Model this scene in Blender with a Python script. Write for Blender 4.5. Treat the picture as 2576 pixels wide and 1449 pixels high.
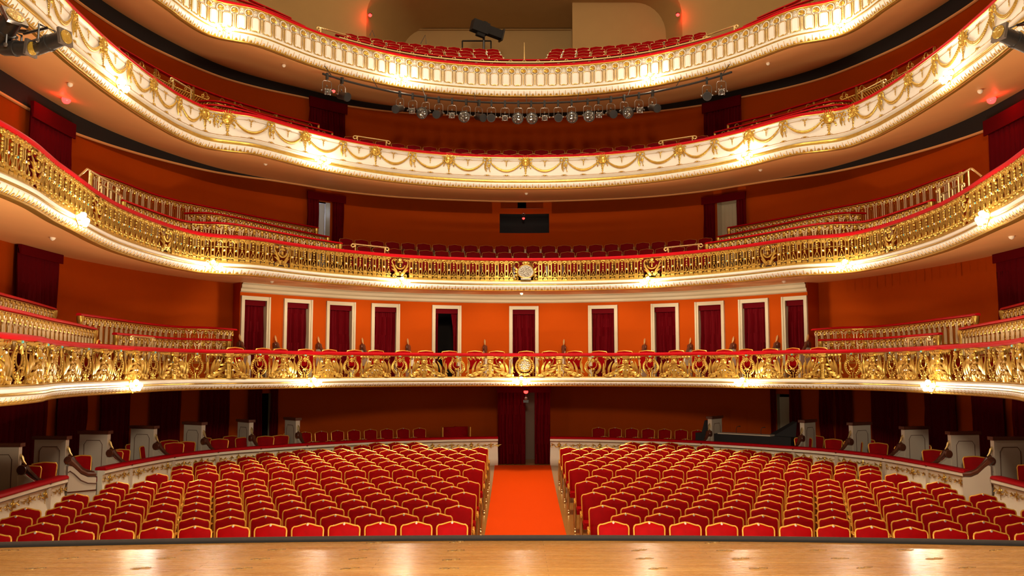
import bpy, math, random
from mathutils import Vector, Matrix
random.seed(7)
PI = math.pi; R = math.radians
for o in list(bpy.data.objects): bpy.data.objects.remove(o)
S = bpy.context.scene; COL = S.collection
# ------------------------------------------------------------------ camera
FPX, HOR, CX, CAMX, CAMZ = 2275.0, 931.0, 1291.0, -0.305, 3.35
PITCH = math.atan((HOR - 724.5) / FPX)
cam = bpy.data.cameras.new('camera'); cam.sensor_width = 36; cam.lens = FPX / 2576 * 36
cam.shift_x = -(CX - 1288) / 2576; cam.clip_end = 200
co = bpy.data.objects.new('camera', cam); COL.objects.link(co)
co.location = (CAMX, 0, CAMZ); co.rotation_euler = (PI / 2 + PITCH, 0, 0); S.camera = co
# ------------------------------------------------------------------ world, exposure, house lights
S.view_settings.view_transform = 'Standard'; S.view_settings.look = 'None'
S.view_settings.gamma = 1; S.view_settings.use_curve_mapping = False
S.view_settings.exposure = 0.08
w = bpy.data.worlds.new('world'); S.world = w; w.use_nodes = True
w.node_tree.nodes['Background'].inputs[0].default_value = (1.0, .55, .25, 1)
w.node_tree.nodes['Background'].inputs[1].default_value = 0.10
def lamp(name, loc, power, color=(1, .72, .42), radius=.1, kind='POINT', rot=None, size=1.0):
    l = bpy.data.lights.new(name, kind); l.energy = power; l.color = color
    if kind == 'AREA': l.shape = 'DISK'; l.size = size
    else: l.shadow_soft_size = radius
    if kind == 'SPOT': l.spot_size = R(75); l.spot_blend = .6
    o = bpy.data.objects.new(name, l); COL.objects.link(o); o.location = loc
    if rot: o.rotation_euler = rot
    return o
WARM = (1, .87, .68)
# the great chandelier that hangs above the frame, and the warm stage wash behind the camera
lamp('chandelier_light', (0, 18.0, 19.2), 1500, (1, .87, .68), 1.3)
lamp('chandelier_down_light', (0, 19.5, 18.6), 7000, (1, .84, .62), .9, 'SPOT', (R(9), 0, 0)).data.spot_size = R(64)
o = lamp('soffit_fill_light', (0, 10.5, .3), 1900, (1, .82, .58), kind='AREA', rot=(R(180 - 2), 0, 0), size=6.5); o.data.shape = 'RECTANGLE'; o.data.size_y = .9  # added fill, unseen below the stage lip, to brighten the soffits
lamp('stage_wash', (0, -1.5, 8.4), 1350, (1, .86, .66), kind='AREA', rot=(R(86), 0, 0), size=1.6)
lamp('stage_down_light', (0, 4.5, 11.5), 3900, (1, .84, .60), 1.0, 'SPOT', (R(-4), 0, 0)).data.spot_size = R(58)
# ------------------------------------------------------------------ pixel/plan helpers (positions are real points)
def ray(px, py):
    u = (px - CX) / FPX; v = (724.5 - py) / FPX
    return Vector((u, math.cos(PITCH) - v * math.sin(PITCH), math.sin(PITCH) + v * math.cos(PITCH)))
def at_z(px, py, z):
    d = ray(px, py); t = (z - CAMZ) / d.z
    return Vector((CAMX + d.x * t, d.y * t, z))
def at_y(px, py, y):
    d = ray(px, py); t = y / d.y
    return Vector((CAMX + d.x * t, y, CAMZ + d.z * t))
def proj(x, y, z):
    z -= CAMZ; x -= CAMX
    d = y * math.cos(PITCH) + z * math.sin(PITCH); v = (-y * math.sin(PITCH) + z * math.cos(PITCH)) / d
    return CX + FPX * x / d, 724.5 - FPX * v
class Curve:
    def __init__(s, pts, mirror=False, origin=True):
        if mirror: pts = [(-x, y) for x, y in pts[::-1]] + list(pts[1:])
        P = [Vector((p[0], p[1])) for p in pts]; F = []
        for i in range(len(P) - 1):
            a = P[max(i - 1, 0)]; b = P[i]; c = P[i + 1]; d = P[min(i + 2, len(P) - 1)]
            n = max(2, int((c - b).length / .06))
            for k in range(n):
                t = k / n
                F.append(.5 * ((2 * b) + (c - a) * t + (2 * a - 5 * b + 4 * c - d) * t * t + (3 * b - a - 3 * c + d) * t ** 3))
        F.append(P[-1]); s.F = F; s.L = [0.0]
        for i in range(1, len(F)): s.L.append(s.L[-1] + (F[i] - F[i - 1]).length)
        s.o = 0
        if origin:
            s.o = min(range(len(F)), key=lambda i: abs(F[i].x)); s.o = s.L[s.o]
        s.s0 = -s.o; s.s1 = s.L[-1] - s.o
    def at(s, q):
        import bisect
        q = min(max(q + s.o, 0), s.L[-1] - 1e-6); i = min(max(bisect.bisect_right(s.L, q) - 1, 0), len(s.F) - 2)
        t = (q - s.L[i]) / max(1e-9, s.L[i + 1] - s.L[i]); p = s.F[i].lerp(s.F[i + 1], t)
        i0 = max(i - 1, 0); i1 = min(i + 2, len(s.F) - 1); d = s.F[i1] - s.F[i0]
        return p, math.atan2(d.y, d.x)
    def off(s, q, out):          # out > 0 : towards the auditorium
        p, a = s.at(q); return p + Vector((math.sin(a), -math.cos(a))) * out
    def px(s, px, z, lo=None, hi=None):      # arc position whose projection has this x
        best = None; lo = s.s0 if lo is None else lo; hi = s.s1 if hi is None else hi
        n = 700
        for k in range(n + 1):
            q = lo + (hi - lo) * k / n; p, a = s.at(q)
            if p.y < 3: continue
            e = abs(proj(p.x, p.y, z)[0] - px)
            if best is None or e < best[0]: best = (e, q)
        return best[1]
def samples(s0, s1, step):
    n = max(1, int(math.ceil((s1 - s0) / step))); return [s0 + (s1 - s0) * k / n for k in range(n + 1)]
# ------------------------------------------------------------------ materials
def mat(name, col, rough=.6, metal=0.0, spec=.5, bump=None, noise=None, sheen=0, emit=None, coat=0):
    m = bpy.data.materials.new(name); m.use_nodes = True; nt = m.node_tree; b = nt.nodes['Principled BSDF']
    b.inputs['Base Color'].default_value = (*col, 1); b.inputs['Roughness'].default_value = rough
    b.inputs['Metallic'].default_value = metal; b.inputs['Specular IOR Level'].default_value = spec
    if sheen: b.inputs['Sheen Weight'].default_value = sheen; b.inputs['Sheen Tint'].default_value = (1, .12, .08, 1); b.inputs['Sheen Roughness'].default_value = .4
    if coat: b.inputs['Coat Weight'].default_value = coat; b.inputs['Coat Roughness'].default_value = .12
    if emit: b.inputs['Emission Color'].default_value = (*emit[0], 1); b.inputs['Emission Strength'].default_value = emit[1]
    if noise or bump:
        tc = nt.nodes.new('ShaderNodeTexCoord'); nz = nt.nodes.new('ShaderNodeTexNoise')
        nz.inputs['Scale'].default_value = (noise or bump)[0]; nz.inputs['Detail'].default_value = 4
        nt.links.new(tc.outputs['Object'], nz.inputs['Vector'])
        if noise:
            mx = nt.nodes.new('ShaderNodeMix'); mx.data_type = 'RGBA'
            k = noise[1]
            mx.inputs['A'].default_value = (*[c * (1 - k) for c in col], 1); mx.inputs['B'].default_value = (*[min(1, c * (1 + k)) for c in col], 1)
            nt.links.new(nz.outputs['Fac'], mx.inputs['Factor']); nt.links.new(mx.outputs['Result'], b.inputs['Base Color'])
        if bump:
            bp = nt.nodes.new('ShaderNodeBump'); bp.inputs['Strength'].default_value = bump[1]; bp.inputs['Distance'].default_value = .02
            nt.links.new(nz.outputs['Fac'], bp.inputs['Height']); nt.links.new(bp.outputs['Normal'], b.inputs['Normal'])
    return m
M = {}
M['gold'] = mat('gilded_metal', (.60, .38, .075), .32, .78, bump=(60, .25), noise=(9, .25))
M['gold_old'] = mat('aged_gilding', (.50, .29, .06), .42, .5, bump=(60, .3), noise=(9, .3))
M['palegold'] = mat('pale_gilding', (.80, .62, .34), .4, .35)
M['brass'] = mat('polished_brass', (.95, .74, .34), .25, .8)
M['chair_gold'] = mat('gilded_wood', (.86, .43, .06), .32, .45)
M['plaster'] = mat('cream_plaster', (.76, .72, .65), .36, noise=(3, .06), bump=(25, .05))
M['cream'] = mat('cream_paint', (.86, .77, .60), .5, noise=(4, .07))
M['frame'] = mat('ivory_joinery', (.52, .43, .28), .5)
M['greywhite'] = mat('grey_joinery', (.60, .50, .38), .5, noise=(3, .06))
M['soffit'] = mat('peach_plaster', (.95, .47, .17), .5, noise=(1.2, .08))
M['wall'] = mat('orange_wall_cloth', (.40, .055, .003), .8, spec=.02, noise=(.8, .08), bump=(120, .12))
M['velvet'] = mat('red_velvet', (.27, .0006, .0016), .6, spec=.05, bump=(200, .1), noise=(5, .38))
M['velvet_shaded'] = mat('shaded_red_velvet', (.17, .0012, .003), .65, spec=.08)  # shaded copy of the red velvet, gallery shadow put into the colour
M['rail'] = mat('red_velvet_rail', (.44, .0012, .006), .5, spec=.12, bump=(60, .15))
M['curtain'] = mat('dark_red_curtain', (.10, .0006, .003), .7, spec=.05)
M['arm_wood'] = mat('brown_gilt_wood', (.30, .13, .02), .4, .2)
M['black'] = mat('black_cloth', (.012, .010, .010), .8)
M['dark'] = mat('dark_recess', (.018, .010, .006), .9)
M['blackmetal'] = mat('black_metal', (.03, .026, .024), .35, .4, noise=(30, .3))
M['steel'] = mat('grey_steel', (.22, .19, .17), .3, .8)
M['lens'] = mat('dark_lens_glass', (.05, .045, .04), .08, 0, 1.0, coat=1)
M['amber'] = mat('amber_gel', (.42, .25, .03), .2, .5, coat=.5, bump=(25, .8), noise=(18, .6))
M['wood_dark'] = mat('dark_varnished_wood', (.10, .028, .014), .28, noise=(6, .4), coat=.3)
M['carpet'] = mat('orange_red_carpet', (.66, .055, .001), .95, spec=.05, noise=(90, .14), bump=(180, .4))
M['beige'] = mat('beige_paint', (.50, .30, .10), .7, noise=(2, .05))
M['pearl'] = mat('pearl_bead', (.85, .85, .88), .15, .1, coat=1)
M['plate'] = mat('number_enamel', (.42, .34, .30), .3)
M['turq'] = mat('turquoise_bead', (.10, .42, .45), .15, 0, coat=1)
M['doorwhite'] = mat('white_door_paint', (.75, .75, .75), .5)
M['rubber'] = mat('grey_foam_roll', (.05, .038, .032), .7, noise=(20, .2))
M['redlamp'] = mat('red_exit_lamp', (.8, .02, .02), .3, emit=((1, .012, .01), 14))
M['bulb'] = mat('lit_bulb', (1, .9, .7), .3, emit=((1, .80, .50), 42))
M['floor'] = mat('stalls_parquet', (.34, .15, .03), .25, noise=(12, .35), coat=.4)
M['silver'] = mat('silvered_relief', (.48, .44, .36), .35, .75, bump=(40, .9), noise=(18, .45))
M['concrete'] = mat('brown_step', (.16, .09, .05), .7)
def stage_wood():
    m = bpy.data.materials.new('stage_boards'); m.use_nodes = True; nt = m.node_tree; b = nt.nodes['Principled BSDF']
    tc = nt.nodes.new('ShaderNodeTexCoord')
    br = nt.nodes.new('ShaderNodeTexBrick'); br.inputs['Scale'].default_value = 1
    br.inputs['Brick Width'].default_value = 3.1; br.inputs['Row Height'].default_value = .085; br.inputs['Mortar Size'].default_value = .0025
    br.inputs['Color1'].default_value = (.60, .295, .058, 1); br.inputs['Color2'].default_value = (.67, .36, .085, 1); br.inputs['Mortar'].default_value = (.42, .20, .04, 1)
    nt.links.new(tc.outputs['Object'], br.inputs['Vector'])
    mp = nt.nodes.new('ShaderNodeMapping'); mp.inputs['Scale'].default_value = (.55, 9, 1)
    nz = nt.nodes.new('ShaderNodeTexNoise'); nz.inputs['Scale'].default_value = 1.6; nz.inputs['Detail'].default_value = 6
    nt.links.new(tc.outputs['Object'], mp.inputs['Vector']); nt.links.new(mp.outputs[0], nz.inputs['Vector'])
    cr = nt.nodes.new('ShaderNodeValToRGB'); cr.color_ramp.elements[0].position = .3; cr.color_ramp.elements[0].color = (.80, .70, .58, 1)
    cr.color_ramp.elements[1].position = .7; cr.color_ramp.elements[1].color = (1.15, 1.15, 1.15, 1); nt.links.new(nz.outputs['Fac'], cr.inputs[0])
    mx = nt.nodes.new('ShaderNodeMix'); mx.data_type = 'RGBA'; mx.blend_type = 'MULTIPLY'; mx.inputs['Factor'].default_value = 1
    nt.links.new(br.outputs['Color'], mx.inputs['A']); nt.links.new(cr.outputs[0], mx.inputs['B']); nt.links.new(mx.outputs['Result'], b.inputs['Base Color'])
    n2 = nt.nodes.new('ShaderNodeTexNoise'); n2.inputs['Scale'].default_value = 14; nt.links.new(mp.outputs[0], n2.inputs['Vector'])
    mr = nt.nodes.new('ShaderNodeMapRange'); mr.inputs['To Min'].default_value = .2; mr.inputs['To Max'].default_value = .34
    nt.links.new(n2.outputs['Fac'], mr.inputs[0]); nt.links.new(mr.outputs[0], b.inputs['Roughness'])
    bp = nt.nodes.new('ShaderNodeBump'); bp.inputs['Strength'].default_value = .12; bp.inputs['Distance'].default_value = .01
    nt.links.new(n2.outputs['Fac'], bp.inputs['Height']); nt.links.new(bp.outputs[0], b.inputs['Normal'])
    b.inputs['Specular IOR Level'].default_value = .6; b.inputs['Coat Weight'].default_value = .55; b.inputs['Coat Roughness'].default_value = .20
    return m
M['stage'] = stage_wood()
# ------------------------------------------------------------------ mesh builder
class MB:
    def __init__(s): s.v = []; s.f = []; s.m = []; s.ms = []
    def mi(s, m):
        if m not in s.ms: s.ms.append(m)
        return s.ms.index(m)
    def add(s, v, f, m):
        k = s.mi(m); n = len(s.v); s.v += [tuple(p) for p in v]
        for q in f: s.f.append(tuple(i + n for i in q)); s.m.append(k)
        return s
    def box(s, c, d, m, rz=0, taper=1.0, piv=None):
        x, y, z = c; a, b, h = d[0] / 2, d[1] / 2, d[2] / 2; V = []
        for sz in (-1, 1):
            t = taper if sz > 0 else 1
            for sx, sy in ((-1, -1), (1, -1), (1, 1), (-1, 1)): V.append(Vector((sx * a * t, sy * b * t, sz * h)))
        if rz: V = [Matrix.Rotation(rz, 3, 'Z') @ p for p in V]
        V = [p + Vector(c) for p in V]
        return s.add(V, [(0, 3, 2, 1), (4, 5, 6, 7), (0, 1, 5, 4), (1, 2, 6, 5), (2, 3, 7, 6), (3, 0, 4, 7)], m)
    def tube(s, P, r, m, n=6, closed=False, flat=1.0, cap=True):
        P = [Vector(p) for p in P]; N = len(P); rr = r if isinstance(r, (list, tuple)) else [r] * N
        V = []; up0 = Vector((0, 1, 0))
        for i in range(N):
            if closed: t = P[(i + 1) % N] - P[i - 1]
            else: t = P[min(i + 1, N - 1)] - P[max(i - 1, 0)]
            if t.length < 1e-9: t = Vector((0, 0, 1))
            t.normalize(); up = up0 if abs(t.dot(up0)) < .92 else Vector((1, 0, 0))
            a = t.cross(up).normalized(); b = a.cross(t).normalized()
            for k in range(n):
                q = 2 * PI * k / n + PI / n
                V.append(P[i] + a * (math.cos(q) * rr[i]) + b * (math.sin(q) * rr[i] * flat))
        F = []
        for i in range(N if closed else N - 1):
            j = (i + 1) % N
            for k in range(n):
                k2 = (k + 1) % n; F.append((i * n + k, i * n + k2, j * n + k2, j * n + k))
        if cap and not closed: F.append(tuple(range(n))); F.append(tuple((N - 1) * n + k for k in range(n - 1, -1, -1)))
        return s.add(V, F, m)
    def ball(s, c, r, m, u=8, v=5, sc=(1, 1, 1)):
        V = [(c[0], c[1], c[2] + r * sc[2])]; F = []
        for i in range(1, v):
            a = PI * i / v
            for k in range(u):
                b = 2 * PI * k / u
                V.append((c[0] + r * sc[0] * math.sin(a) * math.cos(b), c[1] + r * sc[1] * math.sin(a) * math.sin(b), c[2] + r * sc[2] * math.cos(a)))
        V.append((c[0], c[1], c[2] - r * sc[2])); L = len(V) - 1
        for k in range(u):
            F.append((0, 1 + k, 1 + (k + 1) % u)); F.append((L, L - u + (k + 1) % u, L - u + k))
            for i in range(v - 2): F.append((1 + i * u + k, 1 + (i + 1) * u + k, 1 + (i + 1) * u + (k + 1) % u, 1 + i * u + (k + 1) % u))
        return s.add(V, F, m)
    def lathe(s, prof, m, c=(0, 0, 0), n=12, axis=Vector((0, 0, 1))):
        q = Vector((0, 0, 1)).rotation_difference(Vector(axis).normalized()); V = []; F = []
        for r, z in prof:
            for k in range(n):
                a = 2 * PI * k / n; V.append(q @ Vector((r * math.cos(a), r * math.sin(a), z)) + Vector(c))
        for i in range(len(prof) - 1):
            for k in range(n): F.append((i * n + k, i * n + (k + 1) % n, (i + 1) * n + (k + 1) % n, (i + 1) * n + k))
        F.append(tuple(range(n - 1, -1, -1))); F.append(tuple((len(prof) - 1) * n + k for k in range(n)))
        return s.add(V, F, m)
    def sweep(s, C, prof, s0, s1, m, step=.15, closed=False, cap=False, zf=None):
        qs = samples(s0, s1, step); V = []; K = len(prof)
        for q in qs:
            dz = zf(q) if zf else 0
            for o, z in prof:
                p = C.off(q, o); V.append((p.x, p.y, z + dz))
        F = []; KK = K if closed else K - 1
        for i in range(len(qs) - 1):
            for k in range(KK):
                k2 = (k + 1) % K; F.append((i * K + k, (i + 1) * K + k, (i + 1) * K + k2, i * K + k2))
        if cap: F.append(tuple(range(K))); F.append(tuple((len(qs) - 1) * K + k for k in range(K - 1, -1, -1)))
        return s.add(V, F, m)
    def plate(s, P, y0, y1, m):              # outline in x,z extruded from y0 (front) to y1
        n = len(P); V = [(x, y0, z) for x, z in P] + [(x, y1, z) for x, z in P]
        F = [tuple(range(n)), tuple(range(2 * n - 1, n - 1, -1))] + [(k, n + k, n + (k + 1) % n, (k + 1) % n) for k in range(n)]
        return s.add(V, F, m)
    def build(s, name, parent=None, smooth=True, me=None):
        me = bpy.data.meshes.new(name); me.from_pydata(s.v, [], s.f)
        for m in s.ms: me.materials.append(M[m])
        me.polygons.foreach_set('material_index', s.m)
        me.polygons.foreach_set('use_smooth', [smooth] * len(s.f)); me.update()
        if smooth:
            try: me.set_sharp_from_angle(angle=R(42))
            except Exception: pass
        o = bpy.data.objects.new(name, me); COL.objects.link(o)
        if parent: o.parent = parent
        return o
def tag(o, label=None, cat=None, group=None, kind=None):
    if label: o['label'] = label
    if cat: o['category'] = cat
    if group: o['group'] = group
    if kind: o['kind'] = kind
    return o
def empty(name, loc, rz=0, label=None, cat=None, group=None):
    o = bpy.data.objects.new(name, None); COL.objects.link(o); o.location = loc; o.rotation_euler = (0, 0, rz); o.empty_display_size = .1
    return tag(o, label, cat, group)
KIDS = {}
def kids(o):
    if o.name not in KIDS: KIDS[o.name] = [c for c in bpy.data.objects if c.parent == o]
    return KIDS[o.name]
def dup(o, loc=None, rz=None, parent=None, label=None, group=None, scale=None):
    c = o.copy(); COL.objects.link(c)
    if parent: c.parent = parent
    if loc is not None: c.location = loc
    if rz is not None: c.rotation_euler = (0, 0, rz)
    if scale: c.scale = scale
    if label: c['label'] = label
    if group: c['group'] = group
    for ch in kids(o): dup(ch, parent=c)
    return c
class Proto:                               # the first placing moves the source itself, the others copy it
    def __init__(s, o): s.o = o; s.used = False; kids(o); [kids(c) for c in kids(o)]
    def put(s, loc, rz=0, parent=None, label=None, group=None, scale=None):
        if not s.used:
            s.used = True; o = s.o; o.location = loc; o.rotation_euler = (0, 0, rz)
            if parent: o.parent = parent
            if label: o['label'] = label
            if group: o['group'] = group
            if scale: o.scale = scale
            return o
        return dup(s.o, loc, rz, parent, label, group, scale)
def structure(o): o['kind'] = 'structure'; return o
ORD = ['', 'first', 'second', 'third', 'fourth', 'fifth', 'sixth', 'seventh', 'eighth', 'ninth', 'tenth', 'eleventh', 'twelfth', 'thirteenth', 'fourteenth', 'fifteenth', 'sixteenth', 'seventeenth', 'eighteenth', 'nineteenth', 'twentieth', 'twenty-first', 'twenty-second', 'twenty-third', 'twenty-fourth', 'twenty-fifth', 'twenty-sixth', 'twenty-seventh', 'twenty-eighth', 'twenty-ninth', 'thirtieth', 'thirty-first', 'thirty-second']
# strokes in the x,z plane
def arc(cx, cz, r, a0, a1, n=10, y=0, r2=None, sx=1):
    r2 = r if r2 is None else r2
    return [(cx + sx * (r + (r2 - r) * k / n) * math.cos(R(a0 + (a1 - a0) * k / n)), y, cz + (r + (r2 - r) * k / n) * math.sin(R(a0 + (a1 - a0) * k / n))) for k in range(n + 1)]
def taper(n, a, b, c=None):
    if c is None: return [a + (b - a) * k / (n - 1) for k in range(n)]
    return [(a + (b - a) * 2 * k / (n - 1)) if k < (n - 1) / 2 else (b + (c - b) * (2 * k / (n - 1) - 1)) for k in range(n)]
def bez(p0, p1, p2, n=8, y=0):
    return [((1 - t) ** 2 * p0[0] + 2 * t * (1 - t) * p1[0] + t * t * p2[0], y, (1 - t) ** 2 * p0[1] + 2 * t * (1 - t) * p1[1] + t * t * p2[1]) for t in [k / n for k in range(n + 1)]]
def leaf(mb, p0, p1, p2, r, m, y=0, n=6, lift=.03):
    P = bez(p0, p1, p2, n, y); P = [(x, yy - lift * math.sin(PI * k / n), z) for k, (x, yy, z) in enumerate(P)]
    mb.tube(P, [r * (.35 + 1.1 * math.sin(PI * min(1, .15 + .85 * (k / n)))) if k < n else r * .12 for k in range(n + 1)], m, 4, flat=.45)
def scroll(mb, x, z, r, a0, turns, rad, m, y=0, sx=1):
    n = int(12 * turns) + 3
    mb.tube(arc(x, z, r, a0, a0 + 360 * turns, n, y, r * .18, sx), taper(n + 1, rad, rad * .6), m, 5, flat=.8)
    mb.ball((x, y - rad * .3, z), rad * 1.2, m, 6, 4)
# ------------------------------------------------------------------ plan of the house (metres, camera side = small y)
MID = [(0, 26.72), (.97, 26.68), (1.94, 26.50), (2.86, 26.19), (3.73, 25.74), (4.51, 25.17), (5.21, 24.54), (5.83, 23.82), (6.34, 23.06), (6.53, 22.76), (6.74, 22.48), (6.98, 22.25), (7.30, 22.07), (7.62, 21.88), (7.84, 21.62), (7.97, 21.28), (8.05, 20.92), (8.12, 20.57), (8.16, 20.2)]
T1 = Curve(MID + [(8.19, 19.35), (8.2, 18.5), (8.2, 17.7), (8.18, 16.95), (8.12, 16.2), (8.0, 15.5), (7.82, 14.79), (7.6, 14.17), (7.35, 13.54), (7.18, 12.9), (7.05, 12.2), (6.98, 11.4), (6.95, 10.5), (6.9, 9), (6.9, 7)], True)
T2 = Curve(MID + [(8.22, 19.35), (8.22, 18.5), (8.18, 17.7), (8.08, 16.92), (7.96, 16.2), (7.82, 15.5), (7.69, 14.83), (7.57, 14.16), (7.42, 13.52), (7.27, 12.87), (7.17, 12.16), (7.13, 11.4), (7.2, 10.6), (7.2, 9.6), (7.1, 7)], True)
T3 = Curve(MID + [(8.22, 19.32), (8.24, 18.5), (8.24, 17.7), (8.22, 16.95), (8.17, 16.2), (8.12, 15.5), (8.04, 14.79), (7.96, 14.09), (7.9, 13.38), (7.83, 12.64), (7.74, 11.9), (7.6, 11), (7.45, 10), (7.3, 9), (7.1, 7)], True)
T4 = Curve(MID + [(8.3, 19.38), (8.38, 18.56), (8.4, 17.75), (8.36, 16.97), (8.3, 16.2), (8.2, 15.5), (8.1, 14.5), (8, 13), (7.9, 12), (7.6, 11), (7.3, 9), (7, 7)], True)
WALL = Curve([(0, 31.35), (2.53, 31.0), (4.4, 30.45), (6.0, 29.5), (7.07, 28.5), (8.14, 27.45), (8.9, 26.45), (9.4, 25.4), (9.85, 24.1), (10.15, 23.0), (10.4, 21.7), (10.55, 20.1), (10.5, 17.6), (10.35, 15), (10.2, 12), (10, 7)], True)
W1C = Curve([(0, 30.5), (2.4, 30.15), (4.9, 29.1), (6.6, 27.75), (8.2, 26.05)], True)
W0 = Curve([(0, 31.2), (2.6, 30.9), (5, 30.2), (7, 29.3), (8.6, 28.2), (9.9, 26.7), (10.8, 24.8), (11.4, 22.6), (11.75, 20.4), (11.8, 17.6), (11.7, 15), (11.5, 11), (11.3, 7)], True)
PAR = Curve([(0, 28.75), (.95, 28.68), (2.4, 28.4), (3.86, 27.8), (4.95, 27.15), (6.4, 25.95), (7.0, 25.35), (7.87, 24.4), (8.65, 22.8), (8.98, 21.1), (9.12, 19.5), (9.16, 17.9), (8.95, 15.3), (8.6, 12.5), (8.2, 9)], True)
def zfl(y): return .0035 * (y - 18.5) ** 2 if y > 18.5 else 0.0
Z = {1: (3.848, 2.875), 2: (6.672, 5.675), 3: (9.79, 8.725), 4: (12.596, 11.556)}
TC = {1: T1, 2: T2, 3: T3, 4: T4}
VIS = {1: (-T1.s1 + 3, T1.s1 - 3)}
# ------------------------------------------------------------------ setting: floors, soffits, walls
def grid(mb, rings, m):
    n = len(rings[0]); V = [p for r in rings for p in r]; F = []
    for i in range(len(rings) - 1):
        for k in range(n - 1): F.append((i * n + k, i * n + k + 1, (i + 1) * n + k + 1, (i + 1) * n + k))
    mb.add(V, F, m)
def ringpt(Ca, Cb, f, fr):                 # fr along both curves, f from Ca to Cb
    a = Ca.at(Ca.s0 + (Ca.s1 - Ca.s0) * fr)[0]; b = Cb.at(Cb.s0 + (Cb.s1 - Cb.s0) * fr)[0]
    return a.lerp(b, f)
mb = MB(); ys = [6.5, 9, 12, 15, 18.5, 20, 21.5, 23, 24.5, 26, 27.5, 29, 31, 33]
grid(mb, [[(x, y, zfl(y)) for x in (-12.5, 0, 12.5)] for y in ys], 'floor')
structure(mb.build('floor'))
mb = MB(); E0 = 8.93
edge = [(x, 9.537 - .0130 * x * x) for x in [k * .5 - 8 for k in range(33)]]
mb.add([(x, y, 1.6) for x, y in edge] + [(x, -6, 1.6) for x, y in edge] + [(x, y, 0) for x, y in edge],
       [(k, k + 33, k + 34, k + 1) for k in range(32)], 'stage')
mb.add([(x, y, 1.6) for x, y in edge] + [(x, y, 0) for x, y in edge], [(k, k + 1, k + 34, k + 33) for k in range(32)], 'black')
o = mb.build('floor', smooth=False); o.name = 'floor_stage'; structure(o)
NF = 120
for t in (2, 3, 4):
    zr, zb = Z[t]; up = {2: .235, 3: .535, 4: .82}[t]; C = TC[t]; mb = MB()
    rings = []
    for f in (0, .12, .35, .65, 1.0): rings.append([(*ringpt(C, WALL, f, k / NF), zb + .015 + up * f) for k in range(NF + 1)])
    grid(mb, rings, 'soffit'); o = mb.build('ceiling'); structure(o)
for t, lv in ((1, [(0.02, 2.99), (1, 2.99)]), (2, [(.02, 5.80), (.26, 5.80), (.26, 6.06), (.44, 6.06), (.44, 6.38), (1, 6.38)]),
              (3, [(.02, 8.93), (.26, 8.93), (.26, 9.27), (1, 9.5)]), (4, [(.02, 11.80), (.2, 11.80)])):
    C = TC[t]; mb = MB(); grid(mb, [[(*ringpt(C, WALL, f, k / NF), z) for k in range(NF + 1)] for f, z in lv], 'concrete')
    structure(mb.build('floor'))
def wall(C, off, z0, z1, s0, s1, holes=(), m='wall', step=.3, name='wall_house'):
    qs = set(samples(s0, s1, step)); zs = {z0, z1}
    for a, b, c, d in holes: qs |= {a, b}; zs |= {c, d}
    qs = sorted(qs); zs = sorted(zs); mb = MB()
    V = []
    for q in qs:
        p = C.off(q, off)
        for z in zs: V.append((p.x, p.y, z))
    K = len(zs); F = []
    for i in range(len(qs) - 1):
        for k in range(K - 1):
            qm = (qs[i] + qs[i + 1]) / 2; zm = (zs[k] + zs[k + 1]) / 2
            if any(a < qm < b and c < zm < d for a, b, c, d in holes): continue
            F.append((i * K + k, (i + 1) * K + k, (i + 1) * K + k + 1, i * K + k + 1))
    mb.add(V, F, m)
    for a, b, c, d in holes:               # reveals
        for q in (a, b):
            p = C.off(q, off); r = C.off(q, off - .3); mb.add([(p.x, p.y, c), (r.x, r.y, c), (r.x, r.y, d), (p.x, p.y, d)], [(0, 1, 2, 3)], 'frame')
        p, r, p2, r2 = C.off(a, off), C.off(a, off - .3), C.off(b, off), C.off(b, off - .3)
        mb.add([(p.x, p.y, d), (r.x, r.y, d), (r2.x, r2.y, d), (p2.x, p2.y, d)], [(0, 1, 2, 3)], 'frame')
    return structure(mb.build(name))
def wpx(C, px, z): return C.px(px, z)
# tier 1: bright centre wall with eleven framed doorways, darker set-back side walls
DOORS = [(604, 677), (712, 784), (820, 893), (932, 1004), (1086, 1159), (1281, 1356), (1481, 1554), (1638, 1710), (1750, 1824), (1861, 1936), (1969, 2045)]
D1 = []
for a, b in DOORS:
    q0 = wpx(W1C, a, 4.5); q1 = wpx(W1C, b, 4.5); D1.append((q0, q1))
ZD1 = 5.50
wall(W1C, 0, 2.9, 5.95, W1C.s0, W1C.s1, [(q0 + .1, q1 - .1, 2.9, ZD1 - .1) for q0, q1 in D1], name='wall_tier_one_centre')
e0 = W1C.at(W1C.s0)[0]; e1 = W1C.at(W1C.s1)[0]
sl = wpx(WALL, 583, 4.5); sr = wpx(WALL, 2063, 4.5)
wall(WALL, 0, 2.9, 6.0, WALL.s0, sl, name='wall_tier_one_left'); wall(WALL, 0, 2.9, 6.0, sr, WALL.s1, name='wall_tier_one_right')
mb = MB()
for e, s_ in ((e0, sl), (e1, sr)):
    p = WALL.at(s_)[0]; mb.add([(e.x, e.y, 2.9), (p.x, p.y, 2.9), (p.x, p.y, 6), (e.x, e.y, 6)], [(0, 1, 2, 3)], 'wall')
structure(mb.build('wall_tier_one_return'))
mb = MB().sweep(W1C, [(.0, 5.9), (.16, 5.9), (.16, 5.86), (.10, 5.82), (.10, 5.74), (.05, 5.70), (.05, 5.63), (0, 5.6)], W1C.s0, W1C.s1, 'frame')
mb.sweep(W1C, [(.17, 5.96), (.17, 5.905), (0, 5.905)], W1C.s0, W1C.s1, 'dark')
structure(mb.build('trim_tier_one_cornice'))
DL2 = (wpx(WALL, 797, 7.6), wpx(WALL, 831, 7.6)); DR2 = (wpx(WALL, 1803, 7.6), wpx(WALL, 1858, 7.6))
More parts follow.
